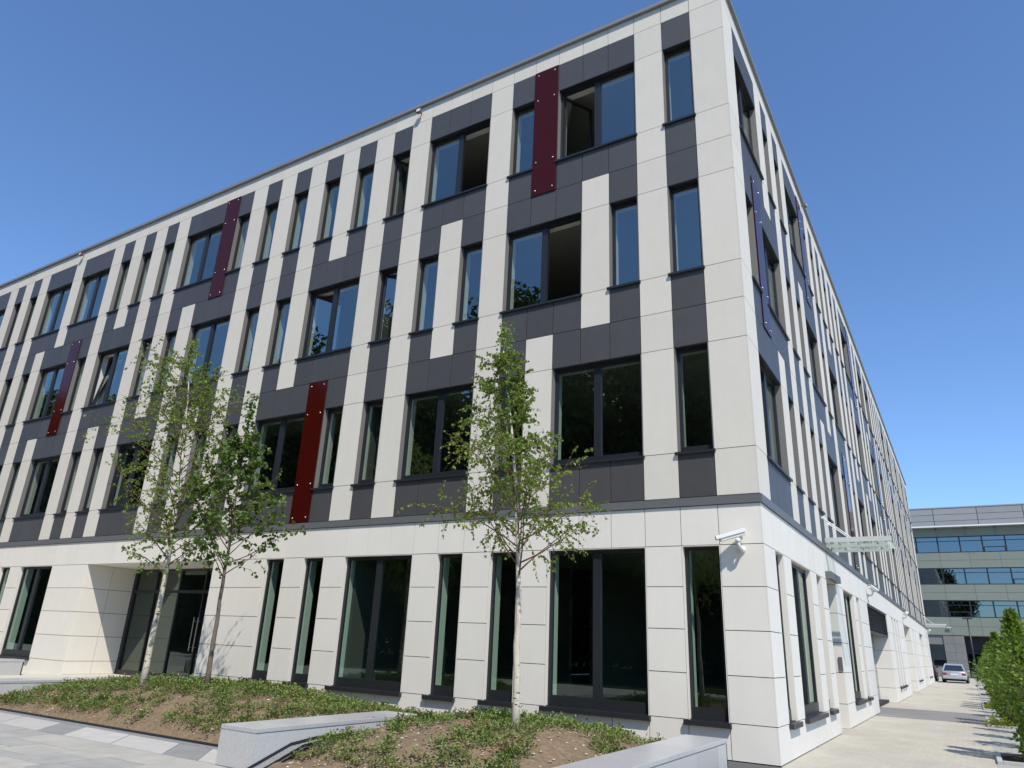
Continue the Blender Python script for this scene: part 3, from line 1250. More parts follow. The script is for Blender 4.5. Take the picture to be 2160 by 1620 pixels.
# ------------------------------------------------------------------ leaves
def leaf_faces(V, F, p, dirv, nrm, L, W, fold=0.25):
    """one leaf: a rhomb of four triangles' worth folded along its rib (two triangles each side share the rib)"""
    d = dirv
    s = d.cross(nrm)
    if s.length < 1e-5:
        s = d.cross(Vector((1, 0.2, 0.1)))
    s.normalize()
    n_ = s.cross(d)
    n = len(V)
    mid = p+d*(L*0.45)
    V.append(tuple(p))
    V.append(tuple(mid+s*(W*0.5)+n_*(W*fold)))
    V.append(tuple(p+d*L))
    V.append(tuple(mid-s*(W*0.5)+n_*(W*fold)))
    F.append((n, n+1, n+2))
    F.append((n, n+2, n+3))


def rv(r_):
    while True:
        v = Vector((r_.uniform(-1, 1), r_.uniform(-1, 1), r_.uniform(-1, 1)))
        if 0.05 < v.length < 1:
            return v.normalized()


def leaf_mesh(name, V, F, mt):
    me = bpy.data.meshes.new(name)
    me.from_pydata(V, [], F)
    me.materials.append(mt)
    me.update()
    return me


def ground_cover(hf, x0, x1, y0, y1, n, seed, label, dens):
    r_ = random.Random(seed)
    V, F, DV, DF = [], [], [], []
    c = 0
    tries = 0
    while c < n and tries < n*12:
        tries += 1
        x, y = r_.uniform(x0, x1), r_.uniform(y0, y1)
        nz = noise.noise(Vector((x*1.1, y*1.3, seed)))*0.6+noise.noise(Vector((x*3.1, y*3.1, seed+9)))*0.5
        if nz*1.7+dens(x, y) < r_.uniform(-0.05, 0.4):
            continue
        c += 1
        z = hf(x, y)
        big = r_.choice([0.6, 0.8, 1.0, 1.0, 1.3, 1.8])*r_.uniform(0.85, 1.15)
        nl = int(20*big)
        dry = r_.random() < 0.07
        for i in range(nl):
            a = r_.uniform(0, 6.283)
            el = r_.uniform(0.15, 1.35)
            rad = r_.uniform(0.0, 0.085)*big
            p = Vector((x+math.cos(a)*rad, y+math.sin(a)*rad, z+0.012+r_.uniform(0.01, 0.085)*big*(1-0.4*rad/0.085)))
            d = Vector((math.cos(a)*math.cos(el), math.sin(a)*math.cos(el), math.sin(el)*r_.uniform(0.2, 1.0))).normalized()
            leaf_faces(DV if dry else V, DF if dry else F, p, d, (Vector((0, 0, 1))+rv(r_)*0.5).normalized(), r_.uniform(0.022, 0.042)*(0.5+0.5*big), r_.uniform(0.016, 0.028)*(0.5+0.5*big))
    o = obj('ground_cover', leaf_mesh('ground_cover', V, F, LCOVER))
    tag(o, label, 'ground cover', None, 'stuff')
    if DF:
        o2 = obj('dry_leaves', leaf_mesh('dry_leaves', DV, DF, LDRY), o)


def pebbles(hf, x0, x1, y0, y1, n, seed, label):
    r_ = random.Random(seed)
    q = MB()
    for i in range(n):
        x, y = r_.uniform(x0, x1), r_.uniform(y0, y1)
        s = r_.choice([0.006, 0.008, 0.010, 0.014, 0.02])*r_.uniform(0.7, 1.2)
        M_ = Matrix.Translation((x, y, hf(x, y)+s*0.3)) @ Matrix.Rotation(r_.uniform(0, 6), 4, 'Z') @ Matrix.Diagonal((s*r_.uniform(0.9, 1.6), s, s*0.7, 1))
        n0 = len(q.v)
        for v in ((1, 0, 0), (-1, 0, 0), (0, 1, 0), (0, -1, 0), (0, 0, 1), (0, 0, -1)):
            q.v.append(tuple(M_ @ Vector(v)))
        for f in ((0, 2, 4), (2, 1, 4), (1, 3, 4), (3, 0, 4), (2, 0, 5), (1, 2, 5), (3, 1, 5), (0, 3, 5)):
            q.f.append(tuple(n0+a for a in f))
            q.mi.append(0)
    tag(q.build('pebbles', PEB), label, 'pebbles', None, 'stuff')


ground_cover(hA, -13.5, -5.5, -4.5, -0.4, 3600, 11, 'low green ground cover plants spread over the wide mound',
             lambda x, y: 0.38+(0.25 if y > -3.3 else 0)+(0.35 if x < -11.2 else 0))
ground_cover(hB, -4.5, -1.05, -5.35, -0.4, 1150, 12, 'low green ground cover plants on the smaller mound',
             lambda x, y: 0.26+(0.30 if y > -3.6 and x < -2.0 else 0)-(0.22 if x > -2.0 else 0))
pebbles(hA, -13.5, -5.5, -4.6, -0.6, 1600, 21, 'pale pebbles scattered over the wide mound')
pebbles(hB, -4.5, -1.0, -5.6, -0.6, 1500, 22, 'pale pebbles scattered over the smaller mound')


# ------------------------------------------------------------------ trees
def interp(pts, t):
    n = len(pts)-1
    f = min(max(t, 0), 0.9999)*n
    i = int(f)
    return pts[i].lerp(pts[i+1], f-i)


def tree(name, label, trunk, r0, r1, seed, prof, z0, nb, leaf, ntw, nlf, bark, lmat, droop, rise, group='young trees on the mounds', twigr=0.004, leader=0.0, skew=None):
    """trunk: points; prof: [(height, crown radius)]; branches leave the trunk between z0 and the top"""
    r_ = random.Random(seed)
    base = Vector(trunk[0])
    t = thing(name, label, 'tree', tuple(base), 0, group)
    T = [Vector(p)-base for p in trunk]
    H = T[-1].z
    wood = MB()
    fine = []
    for i in range(17):
        q = interp(T, i/16)
        fine.append(q+Vector((r_.uniform(-1, 1), r_.uniform(-1, 1), 0))*0.010*(0 if i in (0, 16) else 1))
    rad = [r0+(r1-r0)*(i/16)**0.85 for i in range(17)]
    rad[0] *= 1.25
    fine[0] = fine[0]-Vector((0, 0, 0.12))
    wood.tube(fine, rad, 9)
    V, F = [], []
    LL, LW = leaf

    def leaves_on(pts, n, spread):
        for i in range(n):
            p = interp(pts, r_.uniform(0.12, 1.0))+rv(r_)*spread*r_.random()
            d = (rv(r_)+Vector((0, 0, -droop))).normalized()
            s = r_.uniform(0.7, 1.2)
            leaf_faces(V, F, p, d, rv(r_), LL*s, LW*s, 0.2)

    ga = r_.uniform(0, 6.28)
    for b_ in range(nb):
        f = (b_+r_.uniform(0, 0.9))/nb
        z = z0-base.z+(H-(z0-base.z))*f**0.95*0.97
        st = interp(T, z/H)
        ga += 2.399+r_.uniform(-0.4, 0.4)
        Rm = lerp(prof, st.z+base.z)
        Rm = lerp(prof, st.z+base.z+0.75*rise*Rm)*r_.uniform(0.62, 1.12)
        if skew:
            Rm *= 1+skew*math.cos(ga-math.pi)
        d = Vector((math.cos(ga), math.sin(ga), rise*r_.uniform(0.7, 1.3)))
        d.normalize()
        L = Rm/max(0.3, math.hypot(d.x, d.y))
        pts = [st]
        dd = d.copy()
        nseg = 6
        for s in range(nseg):
            dd = (dd+rv(r_)*0.16+Vector((0, 0, -droop*0.10 if s > 2 else 0.04))).normalized()
            pts.append(pts[-1]+dd*(L/nseg))
        rb = max(0.005, r0*0.22*(1-f*0.75))
        wood.tube(pts, [rb*(1-0.85*s/nseg)+0.001 for s in range(nseg+1)], 5, 1)
        leaves_on(pts[3:], int(nlf*1.2), 0.05)
        for k in range(max(3, int(ntw*(0.5+0.5*L/1.2)))):
            tp = interp(pts, r_.uniform(0.22, 1.0))
            td = (dd*0.5+rv(r_)*0.8+Vector((0, 0, 0.25))).normalized()
            tl = L*r_.uniform(0.16, 0.36)+0.08
            tw = [tp]
            for s in range(4):
                td = (td+rv(r_)*0.25+Vector((0, 0, -droop*0.28))).normalized()
                tw.append(tw[-1]+td*(tl/4))
            wood.tube(tw, [twigr, twigr*0.8, twigr*0.65, twigr*0.5, twigr*0.35], 3, 1, cap=False)
            leaves_on(tw, nlf, 0.02)
    leaves_on([T[0].lerp(T[-1], 0.8), T[-1]], int(nlf*6), 0.10)
    if leader:
        top = T[-1]
        ld = [top, top+Vector((0.03, 0, leader*0.5)), top+Vector((0.0, 0.02, leader))]
        wood.tube(ld, [r1, r1*0.7, r1*0.3], 5)
        leaves_on(ld, int(nlf*14), 0.16)
    wood.build('trunk', [bark, TWIG], t, True)
    obj('crown', leaf_mesh('crown', V, F, lmat), t)
    return t


tree('birch_tree', 'young birch with slim pale trunk on the smaller mound before the dark windows',
     [(-2.35, -3.7, 0.53), (-2.36, -3.7, 1.4), (-2.37, -3.7, 2.27), (-2.42, -3.7, 3.09), (-2.53, -3.7, 4.03), (-2.65, -3.7, 4.90), (-2.79, -3.7, 5.68)],
     0.052, 0.008, 5, [(2.3, 0.9), (2.8, 1.30), (3.4, 1.42), (3.9, 1.25), (4.5, 0.78), (5.1, 0.42), (6.0, 0.15)], 2.3, 60,
     (0.052, 0.040), 12, 13, BIRCH, LBIRCH, 0.75, 0.75, leader=0.42, skew=0.2)
tree('birch_tree', 'tall young birch with yellowish trunk on the wide mound in front of the entrance',
     [(-10.36, -3.5, 0.54), (-10.35, -3.5, 1.57), (-10.34, -3.5, 2.60), (-10.40, -3.5, 3.69), (-10.60, -3.5, 5.06), (-10.76, -3.5, 5.91), (-11.03, -3.5, 7.03)],
     0.062, 0.008, 8, [(2.5, 0.75), (3.3, 1.1), (4.3, 1.45), (5.3, 1.55), (6.0, 1.35), (6.7, 1.0), (7.5, 0.4)], 2.6, 62,
     (0.058, 0.043), 12, 11, BIRCH, LBIRCH, 0.75, 0.7, leader=0.45, skew=0.15)
tree('maple_tree', 'young broad-leaved tree with dense dark green crown on the wide mound',
     [(-8.83, -3.3, 0.60), (-8.88, -3.3, 1.53), (-8.88, -3.3, 2.41), (-8.92, -3.3, 3.47), (-8.96, -3.3, 4.38), (-8.98, -3.3, 5.05)],
     0.048, 0.010, 15, [(2.3, 0.8), (2.7, 1.25), (3.2, 1.38), (3.7, 1.15), (4.2, 0.85), (4.7, 0.6), (5.2, 0.3), (6.0, 0.2)], 2.35, 50,
     (0.086, 0.074), 8, 9, BARK, LMAPLE, 0.6, 0.6, leader=1.0)

# strip of white plastic caught in the birch
q = MB()
pts = [Vector((-2.66, -3.78, 5.48)), Vector((-2.62, -3.83, 5.42)), Vector((-2.58, -3.81, 5.36)), Vector((-2.62, -3.78, 5.29)), Vector((-2.64, -3.82, 5.21)), Vector((-2.58, -3.85, 5.16))]
for a, c in zip(pts, pts[1:]):
    q.quad(a+Vector((-0.02, 0, 0.008)), a+Vector((0.02, 0, -0.008)), c+Vector((0.022, 0.01, -0.008)), c+Vector((-0.018, 0.01, 0.008)))
tag(q.build('plastic_strip', WPLAST), 'strip of white plastic caught in the birch crown', 'plastic strip')


# ------------------------------------------------------------------ shrubs along the pavement
def shrub_proto(seed, h, wid, n):
    r_ = random.Random(seed)
    V, F = [], []
    st = MB()
    for i in range(7):
        a = r_.uniform(0, 6.28)
        p0 = Vector((math.cos(a)*0.05, math.sin(a)*0.05, -0.03))
        p1 = Vector((math.cos(a)*wid*0.35, math.sin(a)*wid*0.35, h*r_.uniform(0.55, 0.95)))
        st.tube([p0, p0.lerp(p1, 0.5)+rv(r_)*0.04, p1], [0.013, 0.009, 0.004], 5)
    for i in range(n):
        z = r_.uniform(0.03, 1)**0.9
        rad = wid*1.25*(0.35+0.65*min(1, z*3.2))*(1-max(0, z-0.55)/0.45*0.80)
        rad *= 0.72+0.9*noise.noise(Vector((z*5, seed*1.3, 3)))
        if r_.random() < 0.10:
            rad *= 1.45
        a = r_.uniform(0, 6.28)
        rr = rad*math.sqrt(r_.uniform(0.1, 1))*(0.85+0.7*noise.noise(Vector((math.cos(a)*2, math.sin(a)*2, z*5+seed))))
        p = Vector((math.cos(a)*rr, math.sin(a)*rr, z*h))
        d = (Vector((math.cos(a), math.sin(a), 0.5))+rv(r_)*0.9).normalized()
        s = r_.uniform(0.7, 1.25)
        leaf_faces(V, F, p, d, rv(r_), 0.085*s, 0.055*s, 0.2)
    return leaf_mesh('foliage', V, F, LSHRUB), st.mesh('stems', BARK)


protos = [shrub_proto(31, 2.45, 0.36, 1700), shrub_proto(32, 2.1, 0.40, 1700), shrub_proto(33, 2.3, 0.33, 1500)]
r_ = random.Random(5)
PITS = [(3.30, 4.75), (11.8, 14.1), (20.1, 25.6), (33.2, 36.0), (43.0, 46.0)]
spots = [(3.30, 3.75, 0, 1.0), (3.33, 4.45, 2, 1.06), (3.62, 6.4, 1, 1.0), (3.60, 8.3, 0, 0.9), (3.62, 10.2, 2, 0.95), (3.6, 16.2, 1, 1.0), (3.6, 18.3, 2, 1.0), (3.6, 28.0, 0, 1.0), (3.6, 30.5, 1, 1.0), (3.26, 12.3, 1, 1.0), (3.26, 13.5, 0, 0.98), (3.3, 20.7, 2, 1.0), (3.3, 22.1, 1, 1.05),
         (3.3, 23.5, 0, 0.95), (3.3, 25.0, 2, 1.0), (3.35, 33.8, 1, 1.0), (3.35, 35.3, 0, 1.0), (3.4, 43.6, 2, 1.0), (3.4, 45.2, 1, 1.0)]
for i, (x, y, k, s) in enumerate(spots):
    t = thing('slender_shrub', 'tall slender leafy shrub growing in the open soil bed between two planting pits' if x > 3.5 else 'tall slender leafy shrub growing in a stone edged pit along the pavement', 'shrub', (x, y, -0.02), r_.uniform(0, 6), 'shrubs along the pavement')
    t.scale = (s*1.0, s*1.0, s)
    obj('foliage', protos[k][0], t)
    obj('stems', protos[k][1], t)
# low yellow-green plants beside them
V, F = [], []
for (x, y) in ((3.0, 12.0), (3.05, 20.4), (3.1, 21.2), (3.4, 13.0)):
    for i in range(240):
        a = r_.uniform(0, 6.28)
        rr = 0.30*math.sqrt(r_.random())
        p = Vector((x+math.cos(a)*rr, y+math.sin(a)*rr, 0.0+r_.uniform(0.02, 0.42)*(1-rr/0.42)))
        leaf_faces(V, F, p, (Vector((math.cos(a), math.sin(a), 0.6))+rv(r_)*0.5).normalized(), rv(r_), 0.07, 0.04)
tag(obj('ground_cover', leaf_mesh('ground_cover', V, F, LYEL)), 'yellow green plants in the shrub pits along the pavement', 'ground cover', None, 'stuff')
KERB = mat('pale_kerb_stone', (0.43, 0.44, 0.43), 0.7, 0.3, var=0.05, ns=0.12, nscale=8)
PITL = ['planting pit with pale kerb stones and two shrubs across from the building corner', 'planting pit of dark soil beside the near edge of the grey driveway',
        'long planting pit of dark soil just past the grey driveway', 'planting pit of dark soil halfway between the driveway and the parked cars',
        'planting pit of dark soil before the parked cars and the street lamp']
for i, (ya, yb) in enumerate(PITS):
    t = thing('planting_pit', PITL[i], 'planting pit', (2.72, ya, 0), 0, 'planting pits along the pavement')
    L = yb-ya
    q = MB()
    q.box(0.08, 1.0, 0.08, L-0.08, -0.02, 0.02)
    q.build('soil', mat('dark_soil', (0.07, 0.05, 0.04), 0.95, 0.1, ns=0.4, nscale=20, bump=0.8), t)
    for (a, c, d, e) in ((0, 0.08, 0, L), (1.0, 1.08, 0, L), (0.08, 1.0, 0, 0.08), (0.08, 1.0, L-0.08, L)):
        q = MB()
        q.box(a+0.001, c-0.001, d+0.001, e-0.001, -0.05, 0.06)
        q.build('kerb_stone', KERB, t, bevel=0.006)
# pale paved strip between the pits
b = MB()
bed = MB()
ys = [-14]+[v for p in PITS for v in p]+[80]
for a, c in zip(ys[::2], ys[1::2]):
    if c <= 4.9:
        b.box(2.72, 4.40, a+0.004, c-0.004, -0.02, 0.004)
        continue
    b.box(2.72, 3.345, a+0.004, c-0.004, -0.02, 0.004)
    bed.box(3.35, 4.40, max(a, 4.9)+0.004, c-0.004, -0.02, 0.016)
struct(bed.build('planting_bed', MATS['dark_soil']))
struct(b.build('kerb_strip', mat('grey_beige_paving', (0.38, 0.375, 0.345), 0.8, 0.3, ns=0.15, nscale=4)))

# ------------------------------------------------------------------ far office building closing the street
FY = 84.0
GREEN = mat('grey_green_cladding', (0.20, 0.232, 0.195), 0.6, 0.4, var=0.03, ns=0.08, nscale=1.5)
FGREY = mat('grey_stone_base', (0.20, 0.20, 0.195), 0.7, 0.3, var=0.06, ns=0.12, nscale=1.0)
FROOF = mat('grey_roof_panel', (0.28, 0.285, 0.295), 0.5, 0.4, var=0.05, ns=0.06, nscale=1)
far = thing('glazed_office_block', 'grey green office block with dark blue ribbon windows at the end of the pavement', 'building', (0, FY, 0))
FX0, FX1 = -16.0, 30.0
# storeys: wall bands and ribbon windows (z ranges)
RIB = [(6.25, 8.05), (9.75, 11.55), (13.25, 15.05)]
bands = [(4.35, 6.25), (8.05, 9.75), (11.55, 13.25), (15.05, 16.0)]
for z0, z1 in bands:
    x = FX0
    while x < FX1-0.1:
        w = 2.88
        q = MB()
        n = max(1, int(round((z1-z0)/0.85)))
        for i in range(n):
            q.box(x+0.012, x+w-0.012, 0.0, 0.05, z0+(z1-z0)*i/n+0.012, z0+(z1-z0)*(i+1)/n-0.012)
        q.build('cladding_panel', GREEN, far)
        x += w
b = MB()
b.box(FX0, FX1, 0.06, 0.2, 4.35, 6.25)
b.box(FX0, FX1, 0.06, 0.2, 8.05, 9.75)
b.box(FX0, FX1, 0.06, 0.2, 11.55, 13.25)
b.box(FX0, FX1, 0.06, 0.2, 15.05, 18.3)
b.box(FX0, FX1, 4.0, 12.0, 0.0, 18.3)
b.build('wall', BACK, far)
WFR = mat('dark_window_frame', (0.018, 0.02, 0.026), 0.4, 0.4)
for zi, (z0, z1) in enumerate(RIB):
    x = FX0
    j = 0
    while x < FX1-0.1:
        w = 2.16
        q = MB()
        q.box(x, x+0.07, 0.02, 0.16, z0, z1)
        q.box(x+w-0.07, x+w, 0.02, 0.16, z0, z1)
        q.box(x+0.07, x+w-0.07, 0.02, 0.16, z0, z0+0.08)
        q.box(x+0.07, x+w-0.07, 0.02, 0.16, z1-0.08, z1)
        q.box(x+0.07, x+w-0.07, 0.03, 0.15, z0+1.25, z0+1.31)
        if (j*7+zi*3) % 4 == 0:
            q.box(x+0.07, x+w-0.07, 0.03, 0.15, z0+0.52, z0+0.60)
            q.box(x+0.07, x+0.16, 0.0, 0.15, z0+0.08, z0+0.55)
            q.box(x+w-0.16, x+w-0.07, 0.0, 0.15, z0+0.08, z0+0.55)
        wo_ = q.build('window', WFR, far)
        q = MB()
        q.quad((x+0.07, 0.1, z0+0.08), (x+w-0.07, 0.1, z0+0.08), (x+w-0.07, 0.1, z1-0.08), (x+0.07, 0.1, z1-0.08))
        q.build('pane', GLASSB, wo_)
        x += w
        j += 1
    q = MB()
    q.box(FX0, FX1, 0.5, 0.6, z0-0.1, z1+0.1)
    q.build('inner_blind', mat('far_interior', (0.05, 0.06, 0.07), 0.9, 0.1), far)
# glass eave, roof storey of grey panels
q = MB()
q.box(FX0, FX1, -0.9, 0.2, 16.0, 16.10)
q.build('eave', mat('pale_green_eave', (0.42, 0.47, 0.44), 0.4, 0.4), far)
q = MB()
q.box(FX0, FX1, -0.95, -0.90, 16.02, 16.16)
q.build('eave_edge', WPLAST, far)
for i in range(int((FX1-FX0)/2.88)):
    q = MB()
    q.box(FX0+i*2.88, FX0+i*2.88+0.06, -0.85, 0.0, 15.85, 16.0)
    q.build('eave_bracket', WFR, far)
x = FX0
while x < FX1-0.1:
    for i in range(3):
        q = MB()
        q.box(x+0.03, x+4.32-0.03, 0.02, 0.06, 16.12+i*0.72+0.02, 16.12+(i+1)*0.72-0.02)
        q.build('roof_panel', FROOF, far)
    x += 4.32
q = MB()
q.box(FX0, FX1, -0.02, 0.3, 18.29, 18.42)
q.build('coping', FROOF, far)
# ground storey: grey stone, a big window, a deep dark entrance
STONES = [(-16.0, -2.2), (0.35, 2.35), (9.5, 30.0)]
for a, c in STONES:
    n = max(1, int((c-a)/1.0))
    for i in range(n):
        for j in range(5):
            q = MB()
            q.box(a+(c-a)*i/n+0.008, a+(c-a)*(i+1)/n-0.008, 0.03, 0.10, j*0.86+0.008, (j+1)*0.86-0.008)
            q.build('stone_slab', FGREY, far)
    q = MB()
    q.box(a, c, 0.105, 4.0, 0.0, 4.35)
    q.build('stone_backing', BACK, far)
q = MB()
q.box(-2.2, 0.35, 0.15, 0.25, 0.0, 1.1)
q.box(-2.2, 0.35, 0.15, 0.25, 3.35, 4.35)
q.build('window_surround', FGREY, far)
q = MB()
for x0, x1 in ((-2.2, -2.1), (-0.98, -0.88), (0.25, 0.35)):
    q.box(x0, x1, 0.12, 0.28, 1.1, 3.35)
q.box(-2.1, 0.25, 0.12, 0.28, 1.1, 1.2)
q.box(-2.1, 0.25, 0.12, 0.28, 3.25, 3.35)
q.box(-2.1, 0.25, 0.12, 0.28, 2.7, 2.76)
w_ = q.build('window', WFR, far)
q = MB()
q.quad((-2.1, 0.2, 1.2), (0.25, 0.2, 1.2), (0.25, 0.2, 3.25), (-2.1, 0.2, 3.25))
q.build('pane', GLASSB, w_)
q = MB()
q.box(2.35, 9.5, 2.2, 2.3, 0.0, 4.35)
q.build('entrance_back_wall', WFR, far)
q = MB()
for i in range(6):
    xx = 2.4+i*1.4
    q.box(xx, xx+0.08, 1.55, 1.65, 0, 4.3)
q.box(2.4, 9.48, 1.55, 1.65, 2.5, 2.6)
e_ = q.build('entrance_screen', WFR, far)
for i in range(5):
    q = MB()
    q.quad((2.48+i*1.4, 1.6, 0.1), (3.78+i*1.4, 1.6, 0.1), (3.78+i*1.4, 1.6, 2.5), (2.48+i*1.4, 1.6, 2.5))
    q.build('pane', GLASSB, e_)
q = MB()
q.box(2.35, 9.5, 0.06, 4.0, 4.30, 4.36)
q.build('entrance_soffit', FGREY, far)
cctv((1.15, FY, 4.95), 0, 'white security camera on the grey green office block', 6, 180)

# street lamp in front of it
t = thing('street_lamp', 'dark street lamp post in front of the grey green office block', 'street lamp', (2.9, 71.0, 0))
q = MB()
q.tube([(0, 0, 0), (0, 0, 0.9), (0, 0, 5.5)], [0.085, 0.075, 0.055], 10)
q.lathe([(0.16, 0), (0.16, 0.03), (0.09, 0.06)], (0, 0, 0), 10)
q.build('pole', FRAME, t, True)
q = MB()
q.box(-0.42, 0.42, -0.13, 0.13, 5.45, 5.56)
q.build('lamp_head', FRAME, t, bevel=0.03)
q = MB()
q.box(-0.36, 0.36, -0.09, 0.09, 5.438, 5.449)
q.build('lens', LIGHTST, t)


# ------------------------------------------------------------------ parked cars
def loft(q, secs, k=0):
    """secs: list of closed rings with the same number of points"""
    n0 = len(q.v)
    c = len(secs[0])
    for s in secs:
        q.v += [tuple(p) for p in s]
    for i in range(len(secs)-1):
        for j in range(c):
            j2 = (j+1) % c
            q.f.append((n0+i*c+j, n0+i*c+j2, n0+(i+1)*c+j2, n0+(i+1)*c+j))
            q.mi.append(k)
    q.f.append(tuple(n0+j for j in range(c-1, -1, -1)))
    q.mi.append(k)
    e = n0+(len(secs)-1)*c
    q.f.append(tuple(e+j for j in range(c)))
    q.mi.append(k)


def car(name, label, loc, rz, paint, L, W, H, suv=False):
    t = thing(name, label, 'car', loc, rz, 'cars parked before the far office block')
    hw = W/2
    zb = 0.24 if not suv else 0.32
    belt = H*0.60

    def ring(y, w, z0, z1, tuck=0.06):
        return [Vector((-w+tuck, y, z0)), Vector((w-tuck, y, z0)), Vector((w, y, z0+(z1-z0)*0.35)), Vector((w, y, z0+(z1-z0)*0.72)), Vector((w-tuck*1.4, y, z1)),
                Vector((-w+tuck*1.4, y, z1)), Vector((-w, y, z0+(z1-z0)*0.72)), Vector((-w, y, z0+(z1-z0)*0.35))]
    q = MB()                            # rear at y = 0, front at y = L
    deck = belt*1.02 if not suv else belt
    hood = belt*0.93
    loft(q, [ring(0.0, hw*0.90, zb+0.10, deck*0.93), ring(0.05, hw*0.955, zb+0.03, deck*0.99), ring(0.5, hw, zb, deck), ring(L*0.3, hw, zb, belt), ring(L*0.62, hw, zb, belt*0.99),
             ring(L*0.88, hw*0.97, zb, hood*0.92), ring(L*0.97, hw*0.90, zb+0.04, hood*0.80), ring(L, hw*0.82, zb+0.12, hood*0.66)])
    body = q.build('body', paint, t, True)
    ra = 0.10 if suv else L*0.14
    q = MB()                            # roof and pillars
    cw = hw*0.80

    def cab(y, w, z):
        return [Vector((-w, y, belt-0.02)), Vector((w, y, belt-0.02)), Vector((w*0.985, y, z-0.07)), Vector((w*0.86, y, z)), Vector((-w*0.86, y, z)), Vector((-w*0.985, y, z-0.07))]
    y_a, y_b, y_c, y_d = ra, ra+(0.28 if suv else 0.62), L*0.56, L*0.72
    q2 = MB()
    # glasshouse: tapering block
    pr = [(y_a, belt-0.02), (y_b, H-0.04), ((y_b+y_c)/2, H), (y_c, H-0.03), (y_d, belt-0.02)]
    n0 = len(q2.v)
    for y, z in pr:
        w = hw*0.93-(z-belt)*0.36
        q2.v += [(-w, y, z), (w, y, z)]
    for y, z in pr:
        q2.v += [(-hw*0.93, y, belt-0.03), (hw*0.93, y, belt-0.03)]
    m_ = len(pr)
    for i in range(m_-1):
        q2.f.append((n0+2*i, n0+2*i+1, n0+2*i+3, n0+2*i+2))
        q2.mi.append(0)
        q2.f.append((n0+2*i, n0+2*i+2, n0+2*m_+2*i+2, n0+2*m_+2*i))
        q2.mi.append(0)
        q2.f.append((n0+2*i+3, n0+2*i+1, n0+2*m_+2*i+1, n0+2*m_+2*i+3))
        q2.mi.append(0)
    q2.build('roof', paint, t)
    CG = mat('dark_car_glass', (0.02, 0.03, 0.05), 0.06, 0.7)
    q = MB()                            # rear window, a little proud of the glasshouse
    f0, f1 = 0.10, 0.86
    off = 0.012
    za, zc = belt-0.02+(H-0.04-belt+0.02)*f0, belt-0.02+(H-0.04-belt+0.02)*f1
    ya, yc = y_a+(y_b-y_a)*f0-off, y_a+(y_b-y_a)*f1-off
    wa, wc = hw*0.93-(za-belt)*0.36-0.09, hw*0.93-(zc-belt)*0.36-0.10
    q.quad((-wa, ya, za), (wa, ya, za), (wc, yc, zc), (-wc, yc, zc))
    q.build('rear_window', CG, t)
    for s_ in (-1, 1):
        q = MB()
        za, zc = belt+0.03, H-0.12
        wa, wc = hw*0.93-(za-belt)*0.36+0.006, hw*0.93-(zc-belt)*0.36+0.006
        pts = [(s_*wa, y_a+0.35, za), (s_*wa, y_d-0.12, za), (s_*wc, y_c+0.05, zc), (s_*wc, y_b+0.12, zc)]
        q.quad(*(pts if s_ > 0 else pts[::-1]))
        q.build('side_window', CG, t)
        q = MB()
        q.box(s_*hw*0.60 if s_ > 0 else -hw*0.92, hw*0.92 if s_ > 0 else -hw*0.60, -0.012, 0.10, deck*0.66, deck*0.86)
        q.build('tail_light', mat('red_lamp_glass', (0.30, 0.02, 0.02), 0.15, 0.6), t, bevel=0.015)
        q = MB()
        q.box(s_*hw-0.02 if s_ > 0 else -hw-0.15, hw+0.15 if s_ > 0 else -hw+0.02, y_d-0.35, y_d-0.22, belt-0.02, belt+0.10)
        q.build('wing_mirror', paint, t, bevel=0.02)
        for yy in (L*0.19, L*0.80):
            wr = 0.31 if not suv else 0.36
            wh = MB()
            wh.lathe([(wr*0.8, -0.09), (wr, -0.07), (wr, 0.07), (wr*0.8, 0.09)], seg=18, M=Matrix.Rotation(R(90), 3, 'Y'))
            w_ = obj('wheel', wh.mesh('wheel', mat('black_rubber', (0.015, 0.015, 0.015), 0.8, 0.2), False), t, (s_*(hw-0.06), yy, wr))
            rm = MB()
            rm.lathe([(wr*0.62, -0.094), (wr*0.5, -0.097), (wr*0.5, 0.097), (wr*0.62, 0.094)], seg=14, M=Matrix.Rotation(R(90), 3, 'Y'))
            obj('rim', rm.mesh('rim', LIGHTST), w_)
    q = MB()
    q.box(-0.26, 0.26, -0.022, 0.02, deck*0.66, deck*0.78)
    q.build('number_plate', WPLAST, t)
    q = MB()
    q.box(-hw*0.93, hw*0.93, -0.05, 0.12, zb+0.06, zb+0.30)
    q.build('rear_bumper', paint, t, bevel=0.04)
    q = MB()
    q.box(-hw*0.85, hw*0.85, 0.02, L*0.98, zb-0.08, zb+0.05)
    q.build('underbody', mat('black_underbody', (0.02, 0.02, 0.02), 0.9, 0.1), t)
    return t


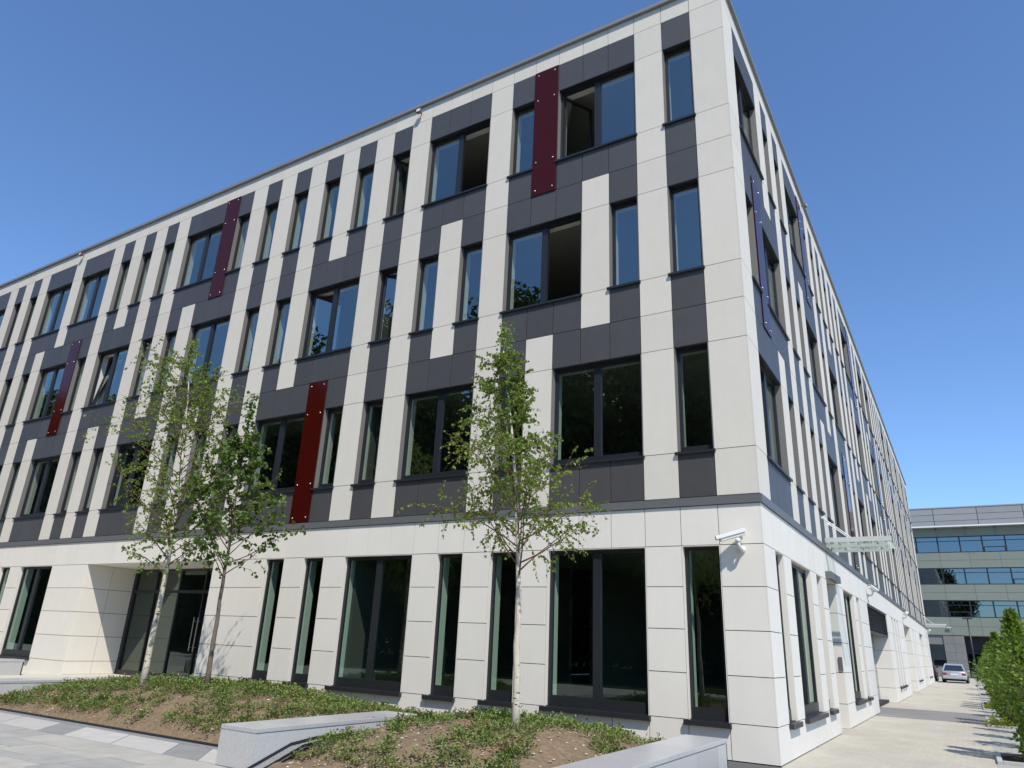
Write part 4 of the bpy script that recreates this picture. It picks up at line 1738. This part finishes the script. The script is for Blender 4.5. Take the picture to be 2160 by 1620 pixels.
SILV = mat('silver_blue_paint', (0.47, 0.49, 0.54), 0.28, 0.5, metal=0.45)
DARKP = mat('dark_olive_paint', (0.035, 0.036, 0.034), 0.2, 0.6, metal=0.2)
car('saloon_car', 'silver blue saloon car parked with its rear to the pavement', (1.30, 58.6, 0.0), R(-1), SILV, 4.5, 1.76, 1.44)
car('off_road_car', 'dark tall car parked beside the silver saloon', (-0.95, 60.2, 0.0), R(0), DARKP, 4.6, 1.86, 1.78, True)

# ------------------------------------------------------------------ park trees across the plaza, seen in the window glass
r_ = random.Random(77)


def park_proto(seed, H, rad, n):
    rr = random.Random(seed)
    w = MB()
    w.tube([(0, 0, -0.2), (0.1, 0, H*0.25), (0, 0.1, H*0.5), (0, 0, H*0.85)], [0.32, 0.25, 0.17, 0.04], 8)
    V, F = [], []
    cl = []
    for i in range(90):
        a = rr.uniform(0, 6.28)
        z = rr.uniform(0.06, 0.97)
        q = rad*math.sin(min(1.0, (z+0.15)/1.1)*math.pi*0.93)**0.7*math.sqrt(rr.random())
        c = Vector((math.cos(a)*q, math.sin(a)*q, z*H))
        cl.append(c)
        w.tube([(0, 0, c.z*0.7), c], [0.07, 0.02], 5)
    for i in range(n):
        c = rr.choice(cl)
        p = c+rv(rr)*rad*0.36*rr.random()**0.5
        leaf_faces(V, F, p, rv(rr), rv(rr), rr.uniform(0.3, 0.62), rr.uniform(0.25, 0.45))
    return w.mesh('trunk', BARK, True), leaf_mesh('crown', V, F, LFAR)


pp = [park_proto(1, 25, 5.6, 15000), park_proto(2, 23, 5.2, 15000)]
for i in range(48):
    x = -108+(i % 16)*7.0+(2.3*(i//16))+r_.uniform(-1.2, 1.2)
    y = -31-5*(i//16)+r_.uniform(-1.5, 1.5)
    t = thing('park_tree', 'tall leafy park tree across the plaza, mirrored in the dark window glass', 'tree', (x, y, 0), r_.uniform(0, 6), 'park trees across the plaza')
    s = r_.uniform(0.88, 1.06)*(1.12 if x < -75 else 1.0)
    t.scale = (s, s, s)
    obj('trunk', pp[i % 2][0], t)
    obj('crown', pp[i % 2][1], t)
